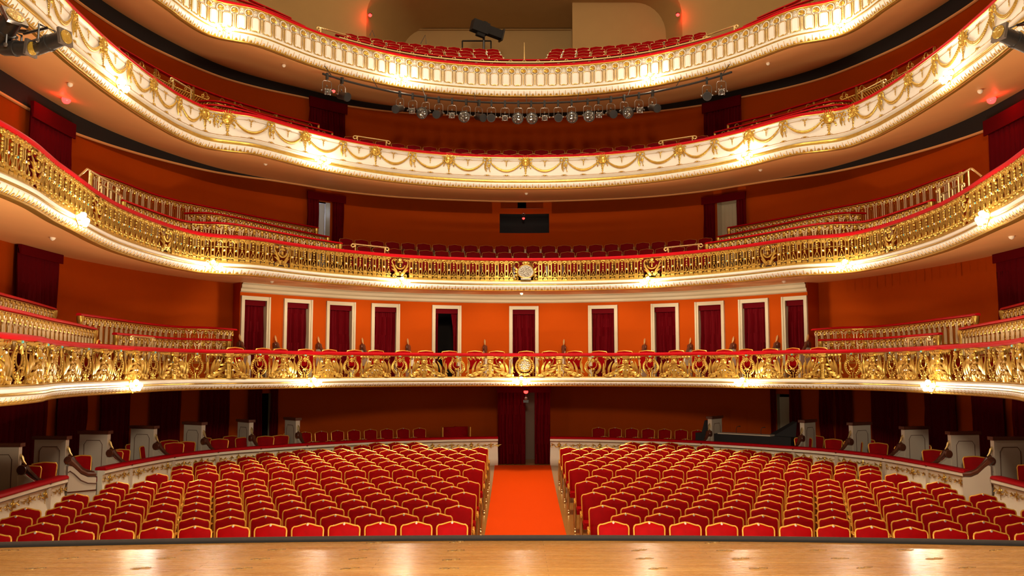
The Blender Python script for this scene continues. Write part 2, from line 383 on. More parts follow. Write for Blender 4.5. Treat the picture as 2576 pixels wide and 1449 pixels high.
def ztop(C, px, py):                        # height of a wall point seen at this pixel
    p = C.at(C.px(px, 8))[0]; return at_y(px, py, p.y).z
zl2 = at_y(813, 501, WALL.at(DL2[0])[0].y).z; zr2 = at_y(1830, 496, WALL.at(DR2[0])[0].y).z
wn = (at_y(1257, 524, 31.3).z, at_y(1257, 586, 31.3).z)
qw0, qw1 = wpx(WALL, 1257, 7.9), wpx(WALL, 1380, 7.9)
wall(WALL, 0, 5.6, 9.27, WALL.s0, WALL.s1, [(DL2[0], DL2[1], 5.7, zl2), (DR2[0], DR2[1], 5.7, zr2), (qw0, qw1, wn[1], wn[0])], name='wall_tier_two')
wall(WALL, 0, 8.8, 12.37, WALL.s0, WALL.s1, name='wall_tier_three')
# dark shadow gap between wall head and soffit
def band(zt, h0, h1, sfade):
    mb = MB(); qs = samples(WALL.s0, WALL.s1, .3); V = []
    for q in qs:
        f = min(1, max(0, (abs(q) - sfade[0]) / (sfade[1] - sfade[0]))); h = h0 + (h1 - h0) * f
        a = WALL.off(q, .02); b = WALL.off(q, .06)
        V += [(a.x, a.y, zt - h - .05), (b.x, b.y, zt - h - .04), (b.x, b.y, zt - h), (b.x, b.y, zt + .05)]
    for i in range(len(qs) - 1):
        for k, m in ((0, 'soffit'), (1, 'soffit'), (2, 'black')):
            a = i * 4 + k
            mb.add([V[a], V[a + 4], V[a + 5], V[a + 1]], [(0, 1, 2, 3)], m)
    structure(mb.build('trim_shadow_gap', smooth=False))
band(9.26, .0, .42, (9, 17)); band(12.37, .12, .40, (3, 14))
qc = WALL.px(1253, 1.8), WALL.px(1383, 1.8)
g0, g1 = W0.px(655, 1.8), W0.px(680, 1.8); h0, h1 = W0.px(1955, 1.8), W0.px(1995, 1.8)
wall(W0, 0, 0, 2.95, W0.s0, W0.s1, [(W0.px(1325, 1.8), W0.px(1343, 1.8), .1, 2.5), (g0, g1, .1, 2.62), (h0, h1, .1, 2.6)], name='wall_stalls')
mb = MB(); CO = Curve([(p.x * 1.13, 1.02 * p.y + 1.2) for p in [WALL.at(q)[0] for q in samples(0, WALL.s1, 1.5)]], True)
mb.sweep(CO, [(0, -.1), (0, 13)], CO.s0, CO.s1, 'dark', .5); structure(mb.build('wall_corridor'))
# upper house: back wall of the gallery with the projection recess, side walls and ceiling
mb = MB(); yb = 33.6
aL = at_y(921, 100, yb).x; aR = at_y(1717, 100, yb).x; zt = at_y(1300, -45, yb).z; zs_ = at_y(1300, 95, yb).z
mb.add([(-14, yb, 10), (aL, yb, 10), (aL, yb, 22), (-14, yb, 22)], [(0, 1, 2, 3)], 'beige')
mb.add([(aR, yb, 10), (14, yb, 10), (14, yb, 22), (aR, yb, 22)], [(0, 1, 2, 3)], 'beige')
arch = [(aL, zs_)] + [(aL + 1.3 - 1.3 * math.cos(R(a)), zt - 1.3 + 1.3 * math.sin(R(a))) for a in range(0, 91, 10)] + [(aR - 1.3 + 1.3 * math.sin(R(a)), zt - 1.3 + 1.3 * math.cos(R(a))) for a in range(0, 91, 10)] + [(aR, zs_)]
n = len(arch); mb.add([(x, yb, z) for x, z in arch] + [(x, yb, 22) for x, z in arch], [(k, k + 1, n + k + 1, n + k) for k in range(n - 1)], 'beige')
structure(mb.build('wall_back', smooth=False))
mb = MB(); yn = 37.5                        # coved recess
arch2 = [(aL, 10)] + arch + [(aR, 10)]; n = len(arch2)
inner = [(x * .86, zz - (.35 if zz > zs_ + .1 else 0)) for x, zz in arch2]
mb.add([(x, yb, z) for x, z in arch2] + [(x, yn, z) for x, z in inner], [(k, k + 1, n + k + 1, n + k) for k in range(n - 1)], 'beige')
mb.add([(-8, yn, 10), (8, yn, 10), (8, yn, 22), (-8, yn, 22)], [(0, 1, 2, 3)], 'beige')
structure(mb.build('wall_gallery_recess'))
mb = MB(); xl = at_y(1440, 60, 35.2).x; xr = at_y(1692, 60, 35.2).x
mb.box(((xl + xr) / 2, 35.3, 15.5), (xr - xl, .2, 11), 'beige'); structure(mb.build('wall_gallery_partition', smooth=False))
mb = MB(); p0 = at_y(970, 66, yn); p1 = at_y(1436, 66, yn); mb.box(((p0.x + p1.x) / 2, yn - .06, p0.z), (p1.x - p0.x, .12, .12), 'beige'); mb.box(((p0.x + p1.x) / 2, yn - .05, p0.z - .17), (p1.x - p0.x, .08, .04), 'beige')
structure(mb.build('trim_gallery_cornice', smooth=False))
mb = MB(); mb.add([(-14, 4, 20.5), (14, 4, 20.5), (14, 38, 20.5), (-14, 38, 20.5)], [(0, 1, 2, 3)], 'cream'); structure(mb.build('ceiling'))
mb = MB()
for sx in (-1, 1):
    mb.add([(sx * 12.6, 4, 0), (sx * 12.6, 34, 0), (sx * 12.6, 34, 20.5), (sx * 12.6, 4, 20.5)], [(0, 1, 2, 3)], 'cream')
structure(mb.build('wall_side'))
# ------------------------------------------------------------------ balcony fronts
FRONT = {1: 'lowest', 2: 'second', 3: 'third', 4: 'topmost'}
def velvet_rail(C, z, s0, s1, root, w=.17, h=.085, zf=None):
    return MB().sweep(C, [(-w, z - h), (-w, z - .02), (-w + .03, z), (0, z), (.035, z - .02), (.045, z - .05), (.035, z - h), (0, z - h - .005)], s0, s1, 'rail', .15, True, True, zf).build('velvet_rail', root)
SEE = {1: (T1.px(-60, 3.4), T1.px(2640, 3.4)), 2: (T2.px(-160, 6.2), T2.px(2740, 6.2)), 3: (T3.s0, T3.s1), 4: (T4.s0, T4.s1)}
SEE[1] = (-25, 25); SEE[2] = (-25, 25); SEE[3] = (-25, 25); SEE[4] = (-25, 25)
def front(t, desc):
    C = TC[t]; zr, zb = Z[t]; s0, s1 = SEE[t]; root = empty('balcony_front', (0, 26.7, zb), 0, desc, 'balcony front')
    root.location = (0, 0, 0)
    velvet_rail(C, zr, s0, s1, root)
    return root
def gadroon(t, root, ztop_, zbot, per):
    C = TC[t]; s0, s1 = SEE[t]; h = ztop_ - zbot
    MB().sweep(C, [(-.06, ztop_), (.055, ztop_), (.075, ztop_ - .15 * h), (.075, ztop_ - .32 * h), (.05, ztop_ - .62 * h), (.015, ztop_ - .85 * h), (0, zbot)], s0, s1, 'plaster', .12).build('cornice_moulding', root)
    MB().sweep(C, [(-.02, zbot + .012), (.03, zbot + .012), (.04, zbot), (.03, zbot - .02), (-.02, zbot - .025), (-.1, zbot - .02)], s0, s1, 'gold', .12).build('gilded_bead', root)
    mb = MB(); n = int((s1 - s0) / per)
    for k in range(n):
        q = (k + .5) * per + s0 + .0; p, a = C.at(q); T = Vector((math.cos(a), math.sin(a))); N = Vector((math.sin(a), -math.cos(a)))
        def P(u, o, z): v = p + T * u + N * o; return (v.x, v.y, z)
        z0 = zbot + .012; w_ = per * .5
        # leaf tip between lobes
        mb.add([P(-.16 * w_ - w_, .022, z0), P(.16 * w_ - w_, .022, z0), P(-w_, .062, z0 + .30 * h), P(-w_ + .07 * w_, .082, z0 + .66 * h), P(-w_ - .07 * w_, .082, z0 + .66 * h)],
               [(0, 2, 4), (2, 1, 3), (4, 2, 3), (0, 1, 2)], 'gold_old')
        mb.add([P(-.42 * w_, .02, z0), P(.42 * w_, .02, z0), P(.36 * w_, .040, z0 + .16 * h), P(.14 * w_, .060, z0 + .28 * h), P(-.14 * w_, .060, z0 + .28 * h), P(-.36 * w_, .040, z0 + .16 * h), P(0, .055, z0 + .10 * h)],
               [(0, 6, 5), (5, 6, 4), (4, 6, 3), (3, 6, 2), (2, 6, 1), (0, 1, 6)], 'gold_old')
        for u in (-.55, .55): mb.add([P(u * w_ - .03 * w_, .05, z0 + .35 * h), P(u * w_ + .03 * w_, .05, z0 + .35 * h), P(u * w_, .078, z0 + .8 * h)], [(0, 1, 2)], 'plaster')
    mb.build('leaf_moulding', root, smooth=False)
def place(C, pr, root, q, z, out=0, sc=None, label=None):
    p, a = C.at(q); p = C.off(q, out); return pr.put((p.x, p.y, z), a, root, label=label, scale=sc)
# ---- tier 4: panelled plaster front with shells
root4 = front(4, 'white plaster balcony front of small upright panels and gold shells, topmost tier')
C = T4; s0, s1 = SEE[4]
MB().sweep(C, [(.03, 12.51), (.02, 12.485), (-.02, 12.47), (-.03, 12.2), (0, 12.0), (.02, 11.90)], s0, s1, 'plaster', .12).build('front_panelling', root4)
MB().sweep(C, [(-.05, 12.512), (.035, 12.512), (.04, 12.495), (.02, 12.48)], s0, s1, 'gold', .12).build('gilded_fillet', root4)
MB().sweep(C, [(.0, 11.90), (.05, 11.895), (.075, 11.86), (.07, 11.83), (.05, 11.82), (.05, 11.79)], s0, s1, 'plaster', .12).build('white_fillet', root4)
MB().sweep(C, [(.055, 11.825), (.075, 11.82), (.075, 11.80), (.05, 11.795)], s0, s1, 'gold', .12).build('gilded_fillet', root4)
gadroon(4, root4, 11.795, 11.60, .18)
per = .351; mb = MB(); w_ = per / 2
P = [(-.115, .03), (-.085, -.01), (-.04, -.012), (0, .02), (.04, -.012), (.085, -.01), (.115, .03), (.118, .30), (.085, .355), (.0, .37), (-.085, .355), (-.118, .30)]
mb.plate([(x * .93, z + .01) for x, z in P], -.035, 0, 'plaster')
mb.tube([(x, -.03, z) for x, z in P], .0095, 'gold', 5, closed=True)
mb.tube([(x * .74, -.038, .03 + z * .88) for x, z in P[6:] + P[:1]], .0045, 'gold_old', 4)
for dx in (-.04, 0, .04): mb.ball((dx, -.035, .0), .016, 'gold', 6, 4)
pan = Proto(mb.build('panel'))
mb = MB()
mb.plate([(-.04, -.02), (.04, -.02), (.032, .36), (-.032, .36)], -.02, 0, 'plaster')
for sx in (-1, 1): mb.tube([(sx * .045, -.02, -.02), (sx * .036, -.03, .1), (sx * .036, -.03, .36)], .008, 'gold', 4)
for k in range(9): mb.ball((0, -.035, .03 + k * .037), .016, 'gold', 5, 4, (1, .6, 1.2))
for k in range(7):
    a = R(-84 + 28 * k + 0); mb.tube([(0, -.03, .40), (.078 * math.sin(a), -.055, .41 + .078 * math.cos(a))], [.010, .024], 'gold', 5)
mb.ball((0, -.05, .405), .036, 'gold', 7, 5, (1.3, .6, .8))
mb.tube(arc(0, .44, .098, -55, 235, 14, -.03), .013, 'plaster', 5); mb.tube(arc(0, .44, .118, -35, 215, 14, -.02), .006, 'gold', 5)
for sx in (-1, 1): scroll(mb, sx * .085, .485, .028, 90, 1.0, .007, 'gold', -.03, sx); mb.ball((sx * .13, -.025, .52), .016, 'gold', 6, 4); mb.ball((sx * .15, -.025, .47), .012, 'gold', 6, 4)
mb.tube([(-.175, -.02, .545), (.175, -.02, .545)], .007, 'gold', 4)
mb.ball((0, -.03, .50), .022, 'gold', 6, 4, (1.8, .6, .6))
pil = Proto(mb.build('shell_pilaster'))
n = 49
for k in range(-n, n + 1):
    q = k * per
    if abs(q) < 18.5:
        place(C, pil, root4, q, 11.925, .0); place(C, pan, root4, q + per / 2, 11.925, .0)
# ---- tier 3: bombe plaster front with garlands
root3 = front(3, 'white plaster balcony front hung with gold garlands and rosettes, third tier up')
C = T3; s0, s1 = SEE[3]
MB().sweep(C, [(.03, 9.70), (.035, 9.68), (.0, 9.665), (-.02, 9.64), (-.01, 9.45), (.02, 9.27), (.03, 9.17), (.015, 9.11), (-.03, 9.09), (-.045, 9.05), (.0, 9.02)], s0, s1, 'plaster', .12).build('front_panelling', root3)
MB().sweep(C, [(0, 9.706), (.04, 9.705), (.045, 9.69), (.03, 9.68)], s0, s1, 'gold', .12).build('gilded_fillet', root3)
MB().sweep(C, [(.0, 9.025), (.05, 9.02), (.075, 8.99), (.075, 8.95), (.05, 8.93)], s0, s1, 'gold', .12).build('gilded_torus', root3)
gadroon(3, root3, 8.93, 8.77, .178)
mb = MB()                                   # rosette cartouche
mb.lathe([(0, .06), (.05, .055), (.085, .035), (.10, .05), (.12, .045), (.135, 0)], 'gold', (0, 0, 0), 14, (0, -1, 0))
for k in range(16): a = 2 * PI * k / 16; mb.ball((.118 * math.cos(a), -.045, .118 * math.sin(a)), .018, 'gold', 5, 4)
for k in range(5): a = R(30 + 30 * k); mb.tube([(.08 * math.cos(a), -.03, .10 + .02 * math.sin(a)), (.13 * math.cos(a), -.04, .10 + .09 * math.sin(a))], [.02, .008], 'gold', 5)
for sx in (-1, 1):
    scroll(mb, sx * .155, .07, .05, 0, 1.2, .014, 'gold', -.02, sx); scroll(mb, sx * .17, -.01, .03, 180, 1.0, .012, 'gold', -.02, sx)
    leaf(mb, (sx * .10, -.10), (sx * .17, -.13), (sx * .15, -.21), .02, 'gold', -.01)
for k, (wd, z) in enumerate(((.06, -.16), (.045, -.20), (.032, -.235), (.04, -.27), (.02, -.31), (.03, -.335), (.012, -.37))): mb.ball((0, -.03, z), .02, 'gold', 6, 4, (wd / .02, .8, 1))
ros = Proto(mb.build('rosette'))
mb = MB()                                   # bow with musical trophy
for sx in (-1, 1):
    mb.tube(arc(sx * .07, .02, .055, 0, 360, 10, -.03, sx=sx), .015, 'gold', 5); scroll(mb, sx * .12, -.03, .03, 90, 1, .011, 'gold', -.02, sx)
    leaf(mb, (0, .03), (sx * .06, .12), (sx * .13, .07), .018, 'gold', -.02)
mb.ball((0, -.05, .04), .04, 'gold', 7, 5)
mb.tube([(-.02, -.03, 0), (-.05, -.04, -.12), (-.05, -.04, -.22), (-.02, -.03, -.33)], [.02, .035, .03, .006], 'gold', 5)
mb.ball((.055, -.05, -.14), .05, 'gold', 9, 6, (1, .5, 1.2)); mb.tube([(.03, -.04, -.08), (.08, -.04, -.30)], [.012, .01], 'gold', 5); mb.ball((.085, -.04, -.31), .02, 'gold', 6, 4)
for k in range(6): mb.ball((-.06 + .03 * (k % 3), -.05, -.1 - .03 * k), .018, 'gold', 5, 4)
bow = Proto(mb.build('bow_trophy'))
mb = MB()
for sx in (-1, 1): mb.tube(arc(sx * .035, .0, .02, 0, 360, 8, -.02), .007, 'gold', 4); mb.tube([(sx * .02, -.02, .01), (sx * .08, -.02, .025), (sx * .12, -.015, -.01), (sx * .17, -.01, 0)], .005, 'gold_old', 4)
for wd, z in ((.03, -.03), (.015, -.06), (.028, -.085), (.012, -.11), (.02, -.135), (.008, -.165)): mb.ball((0, -.02, z), .014, 'gold', 5, 4, (wd / .014, .8, 1))
pen = Proto(mb.build('pendant'))
def garland(L):
    mb = MB(); n = int(L / .032)
    for k in range(n + 1):
        u = k / n; x = -L / 2 + L * u; sag = .30 * (1 - (2 * u - 1) ** 2); z = -.02 - sag * .82
        r = .022 + .016 * math.sin(PI * u); mb.ball((x, -.035, z), r, 'gold', 6, 4, (1.0, .8, 1.15))
    return mb.build('garland')
gar = Proto(garland(.90))
mb = MB()
for sx in (-1, 1): mb.tube([(0, -.01, .005), (sx * .06, -.01, .03), (sx * .10, -.01, 0)], .006, 'gold_old', 4); mb.ball((sx * .03, -.02, .02), .016, 'gold', 5, 4)
mb.ball((0, -.025, .02), .02, 'gold', 6, 4)
for sx in (-1, 1): mb.tube([(sx * .10, -.008, 0), (sx * .28, -.008, 0)], .0045, 'gold_old', 4)
kn = Proto(mb.build('line_knot'))
half = [0, 1.13, 2.26, 3.39, 4.52, 5.62, 6.85, 8.35, 9.25, 10.35, 11.45, 12.6, 13.7, 14.85, 15.95, 17.1, 18.2, 19.3, 20.4]
pxL = [1321, 1226, 1130, 1035, 943.5, 861, 768, 681, 572, 515, 448, 385, 322, 257, 183, 120]
pxR = [1321, 1420, 1517, 1613, 1711, 1798, 1884, 1972, 2084, 2147, 2219, 2287, 2355, 2426, 2502]
kinds = 'RBRBRBRBRRBRBRBRBRBRB'
for sg, pl in ((-1, pxL), (1, pxR)):
    ss = [C.px(p, 9.55, -23 if sg < 0 else -.2, .2 if sg < 0 else 23) for p in pl]; step_ = abs(ss[-1] - ss[-4]) / 3
    while len(ss) < 19: ss.append(ss[-1] + sg * step_)
    for i, q in enumerate(ss):
        if abs(q) > 22.4 or (i == 0 and sg > 0): continue
        pr = ros if kinds[i] == 'R' else bow
        place(C, pr, root3, q, 9.565 if kinds[i] == 'R' else 9.585, .0, (1.12,) * 3 if i == 8 else None)
        place(C, kn, root3, q, 9.135, .03)
    for i in range(len(ss) - 1):
        a, b = ss[i], ss[i + 1]; q = (a + b) / 2; L = abs(b - a)
        if abs(q) > 22: continue
        if i == 8: place(C, bow, root3, q, 9.57, 0, (.8, .8, .8)); continue
        place(C, gar, root3, q, 9.555, -.005, ((L - .24) / .90, 1, 1)); place(C, pen, root3, q, 9.60, -.01); place(C, kn, root3, q, 9.135, .03)
mb = MB().sweep(C, [(.035, 9.142), (.04, 9.136), (.035, 9.13)], s0, s1, 'gold_old', .12)
mb.sweep(C, [(-.012, 9.606), (-.005, 9.602), (-.012, 9.598)], s0, s1, 'gold_old', .12); mb.build('gilded_line', root3)
# ---- tier 2: openwork gilded balusters
root2 = front(2, 'openwork gilded baluster balcony front with silvered relief shield, second tier')
C = T2; s0, s1 = SEE[2]
MB().sweep(C, [(.0, 5.965), (.05, 5.96), (.085, 5.93), (.085, 5.90), (.055, 5.885), (.04, 5.86)], s0, s1, 'plaster', .12).build('white_fillet', root2)
MB().sweep(C, [(.04, 5.883), (.07, 5.878), (.07, 5.856), (.03, 5.85)], s0, s1, 'gold', .12).build('gilded_fillet', root2)
gadroon(2, root2, 5.85, 5.70, .178)
MB().sweep(C, [(-.03, 6.585), (.012, 6.585), (.018, 6.565), (-.02, 6.555)], s0, s1, 'gold', .12).build('gilded_fillet', root2)
MB().sweep(C, [(-.03, 6.01), (.02, 6.0), (.03, 5.965), (-.03, 5.965)], s0, s1, 'gold', .12).build('gilded_fillet', root2)
mb = MB(); H = .58                           # one bay: gem pair + beaded arch
for sx in (-1, 1):
    mb.box((sx * .042, 0, .29), (.026, .03, .42), 'gold'); mb.tube([(sx * .042, -.005, .47), (sx * .075, -.01, .52), (sx * .11, -.01, .53), (sx * .146, -.01, .50)], [.014, .018, .018, .014], 'gold', 5)
mb.ball((0, -.02, .285), .034, 'gold', 8, 5, (1.2, .6, 1)); mb.ball((0, -.045, .285), .019, 'turq', 7, 5, (1, .7, 1))
mb.lathe([(.06, 0), (.05, .01), (.03, .012)], 'gold_old', (0, -.01, .53), 10, (0, -1, 0)); mb.tube(arc(0, .53, .054, 0, 360, 12, -.02), .009, 'gold', 4, closed=False)
mb.ball((0, -.03, .535), .022, 'gold', 6, 4)
mb.plate([(-.068, 0), (.068, 0), (.058, .06), (.070, .11), (.03, .15), (-.03, .15), (-.070, .11), (-.058, .06)], -.025, .01, 'gold')
for dx in (-.03, 0, .03): mb.ball((dx, -.03, .07), .018, 'gold', 5, 4, (.8, .8, 1.8))
bayA = mb
def bay_chain(mb, beads):
    x = .147
    mb.ball((x, -.02, .50), .028, 'gold', 6, 4, (1.2, .7, 1))
    for z, r in beads: mb.ball((x, -.012, z), r * 1.15, 'gold', 7, 5, (1, 1, .9))
    mb.tube([(x, 0, .47), (x, 0, .25)], .004, 'gold', 4)
    for sx in (-1, 1): mb.tube([(x + sx * .052, -.005, .11), (x + sx * .050, -.005, .18), (x, -.005, .29)], .011, 'gold', 4)
    mb.ball((x, -.03, .15), .024, 'gold', 6, 5, (.8, .8, 1.6))
    for sx in (-1, 1): mb.ball((x + sx * .03, -.02, .11), .016, 'gold', 5, 4)
    mb.box((x, -.01, .03), (.125, .03, .045), 'gold'); mb.box((x, -.01, .085), (.07, .03, .04), 'gold'); mb.tube([(x - .075, -.01, .55), (x, -.02, .565), (x + .075, -.01, .55)], .018, 'gold', 5)
    for sx in (-1, 1): mb.ball((x + sx * .06, -.02, .10), .026, 'gold', 6, 4); mb.ball((x + sx * .045, -.02, .54), .022, 'gold', 6, 4)
import copy
def bay(beads, gem):
    m = MB(); m.v = list(bayA.v); m.f = list(bayA.f); m.m = list(bayA.m); m.ms = list(bayA.ms)
    if gem != 'turq': m.ms[m.ms.index('turq')] = gem
    bay_chain(m, beads); return m.build('baluster_bay')
BA = Proto(bay([(.44, .026), (.385, .022), (.34, .026), (.29, .02)], 'turq')); BB = Proto(bay([(.43, .028), (.36, .016), (.30, .026)], 'pearl'))
BB0 = BB.o; BB0.name = 'baluster_bay'
mb = MB()                                    # wreath panel
for sx in (-1, 1):
    scroll(mb, sx * .17, .07, .075, 100, 1.3, .02, 'gold', 0, sx); leaf(mb, (sx * .05, .06), (sx * .12, .2), (sx * .26, .25), .028, 'gold')
    leaf(mb, (sx * .07, .12), (sx * .16, .28), (sx * .27, .36), .024, 'gold'); leaf(mb, (sx * .12, .15), (sx * .22, .36), (sx * .26, .47), .022, 'gold')
    mb.tube(bez((sx * .10, .52), (sx * .24, .56), (sx * .25, .44)), .02, 'gold', 5); mb.ball((sx * .17, -.02, .50), .035, 'gold', 6, 4)
    mb.ball((sx * .045, -.02, .13), .035, 'gold', 6, 4)
for k in range(11): a = R(200 + 14 * k); mb.ball((.15 * math.cos(a), -.03, .40 + .14 * math.sin(a)), .024, 'gold', 6, 4)
for k in range(5): mb.ball((-.06 + .03 * k, -.03, .45 + .012 * (k % 2)), .03, 'gold', 6, 4)
mb.ball((0, -.035, .52), .05, 'gold', 7, 5, (1.3, .6, .8)); mb.tube(arc(0, .13, .05, 0, 360, 12), .016, 'gold', 5)
mb.ball((0, -.03, .36), .035, 'gold', 6, 5, (.8, .7, 1.6))
wr = Proto(mb.build('wreath_panel'))
mb = MB()                                    # central shield
P = [(.24 * math.cos(R(a)) * (1 - .10 * math.sin(R(a))), .28 + .20 * math.sin(R(a))) for a in range(0, 360, 15)]
mb.plate(P, -.07, 0, 'silver'); mb.tube([(x, -.07, z) for x, z in P], .02, 'gold', 5, closed=True)
for k in range(26): a = k * 2.4; r = .18 * math.sqrt((k + 1) / 27); mb.ball((r * math.cos(a), -.075, .28 + r * math.sin(a) * .85), .032, 'silver', 6, 4, (1.3, .6, .8))
mb.box((0, -.07, .055), (.30, .06, .05), 'silver')
for sx in (-1, 1):
    scroll(mb, sx * .30, .06, .08, 90, 1.3, .022, 'gold', -.02, sx)
    for j in range(3): leaf(mb, (sx * .2, .15 + .03 * j), (sx * .30, .2 + .10 * j), (sx * .36, .13 + .15 * j), .025, 'gold', -.02)
    mb.tube(arc(sx * .28, .48, .075, 0, 230, 9, -.02, sx=sx), .02, 'gold', 5)
mb.ball((0, -.08, .52), .06, 'gold', 8, 5, (1.6, .7, .8))
for k in range(5): a = R(30 + 30 * k); mb.ball((.1 * math.cos(a), -.08, .50 + .05 * math.sin(a)), .028, 'gold', 6, 4)
place(C, Proto(mb.build('shield')), root2, C.px(1322, 6.3), 5.985, .0)
perB = .293
stops = [0, 3.72, 7.95, 12.1, 16.2, 20.3]; ctr = []
ex = [C.px(1322, 6.3)]; L_ = [C.px(p, 6.3) for p in (1003, 706, 415)]; R_ = [C.px(p, 6.3) for p in (1640, 1936, 2240)]
for lst in (L_, R_):
    d = lst[-1] - lst[-2]; lst += [lst[-1] + d, lst[-1] + 2 * d, lst[-1] + 3 * d, lst[-1] + 4 * d]
ALL = sorted(L_ + ex + R_); nb = 0; spots = []
for i in range(len(ALL) - 1):
    a, b = ALL[i], ALL[i + 1]; wa = .36 if abs(a - ex[0]) < .01 else .28; wb = .36 if abs(b - ex[0]) < .01 else .28
    n = max(1, round((b - wb - a - wa) / perB)); d = (b - wb - a - wa) / n
    for k in range(n): spots.append((a + wa + d * (k + .5) - perB * .25, k))
spots = [(q, k) for q, k in spots if abs(q) < 24.5]
near = sorted(spots, key=lambda t: -abs(t[0]))           # nearest to the stage show largest
own = set(q for q, k in near[:46]) | set(q for q, k in sorted(spots, key=lambda t: abs(t[0]))[:50])
rest = MB()
for q, k in spots:
    pr = BA if k % 2 else BB
    if q in own: place(C, pr, root2, q, 5.99, 0)
    else:
        p, a = C.at(q); mt = Matrix.Translation((p.x, p.y, 5.99)) @ Matrix.Rotation(a, 4, 'Z'); me = pr.o.data
        nms = [m.name for m in me.materials]; inv = {M[k2].name: k2 for k2 in M}
        V = [mt @ v.co for v in me.vertices]; base = len(rest.v); rest.v += [tuple(v) for v in V]
        for pl in me.polygons: rest.f.append(tuple(i + base for i in pl.vertices)); rest.m.append(rest.mi(inv[nms[pl.material_index]]))
o = rest.build('baluster_bays', root2); o['kind'] = 'stuff'
for q in L_ + R_:
    if abs(q) < 24.5: place(C, wr, root2, q, 5.985, .01)
# ---- tier 1: openwork acanthus
root1 = front(1, 'openwork gilded balcony front of acanthus scrolls and lyre panels, lowest tier')
C = T1; s0, s1 = SEE[1]
MB().sweep(C, [(.0, 3.13), (.055, 3.125), (.085, 3.095), (.085, 3.06), (.055, 3.04), (.04, 3.01)], s0, s1, 'plaster', .12).build('white_fillet', root1)
MB().sweep(C, [(.04, 3.045), (.07, 3.04), (.07, 3.015), (.03, 3.01)], s0, s1, 'gold', .12).build('gilded_fillet', root1)
gadroon(1, root1, 3.01, 2.90, .155)
MB().sweep(C, [(-.03, 3.76), (.012, 3.76), (.02, 3.74), (-.02, 3.735)], s0, s1, 'gold', .12).build('gilded_fillet', root1)
MB().sweep(C, [(-.03, 3.165), (.03, 3.155), (.04, 3.13), (-.03, 3.13)], s0, s1, 'gold', .12).build('gilded_fillet', root1)
mb = MB()                                    # herm pilaster
mb.plate([(-.055, 0), (.055, 0), (.04, .06), (.052, .36), (-.052, .36), (-.04, .06)], -.04, .01, 'gold')
mb.ball((0, -.05, .43), .085, 'gold', 9, 6, (1, .5, .9)); mb.tube(arc(0, .45, .055, 200, 340, 8, -.09), .01, 'gold_old', 4)
mb.tube(arc(0, .44, .088, 0, 360, 14, -.04), .012, 'gold', 5); mb.box((0, -.03, .545), (.15, .06, .04), 'gold'); mb.box((0, -.03, .59), (.19, .06, .03), 'gold')
for k in range(5): mb.ball((0, -.05, .30 - .045 * k), .022, 'gold', 6, 4, (1.3, .6, .8))
for sx in (-1, 1): mb.ball((sx * .09, -.02, .55), .03, 'gold', 6, 4); leaf(mb, (sx * .05, .02), (sx * .10, .12), (sx * .07, .22), .022, 'gold')
herm = Proto(mb.build('herm_pilaster'))
mb = MB()                                    # lyre cartouche
for sx in (-1, 1):
    mb.tube(arc(0, .30, .235, -78, 62, 14, 0, .21, sx), taper(15, .014, .034, .018), 'gold', 6, flat=.8)
    scroll(mb, sx * .125, .505, .05, 60, 1.1, .018, 'gold', -.01, sx)
    for k in range(8): a = R(-60 + 15 * k); mb.ball((sx * .185 * math.cos(a), -.015, .30 + .185 * math.sin(a)), .02, 'gold', 5, 4, (1.2, .7, 1))
    mb.tube(arc(0, .36, .115, -85, 62, 11, -.01, sx=sx), .012, 'gold', 5)
    mb.ball((sx * .03, -.02, .235), .022, 'gold', 6, 4); mb.ball((sx * .075, -.02, .09), .02, 'gold', 6, 4); mb.ball((sx * .12, -.02, .12), .016, 'gold', 6, 4)
    leaf(mb, (0, .22), (sx * .06, .25), (sx * .07, .19), .016, 'gold', -.02)
    scroll(mb, sx * .10, .035, .04, 120, 1.0, .015, 'gold', -.01, sx)
mb.tube(arc(0, .17, .035, 90, 450, 12, -.01), .010, 'gold', 5); mb.tube([(0, -.01, .13), (0, -.01, .0)], [.02, .012], 'gold', 5)
mb.box((0, -.02, .585), (.11, .05, .05), 'gold'); mb.ball((0, -.05, .585), .022, 'turq', 7, 5)
for k in range(5): a = R(-90 + (k - 2) * 38); mb.tube([(0, -.03, .52), (.075 * math.cos(a), -.045, .50 + .095 * math.sin(a))], [.028, .010], 'gold', 5)
lyre = Proto(mb.build('lyre_cartouche'))
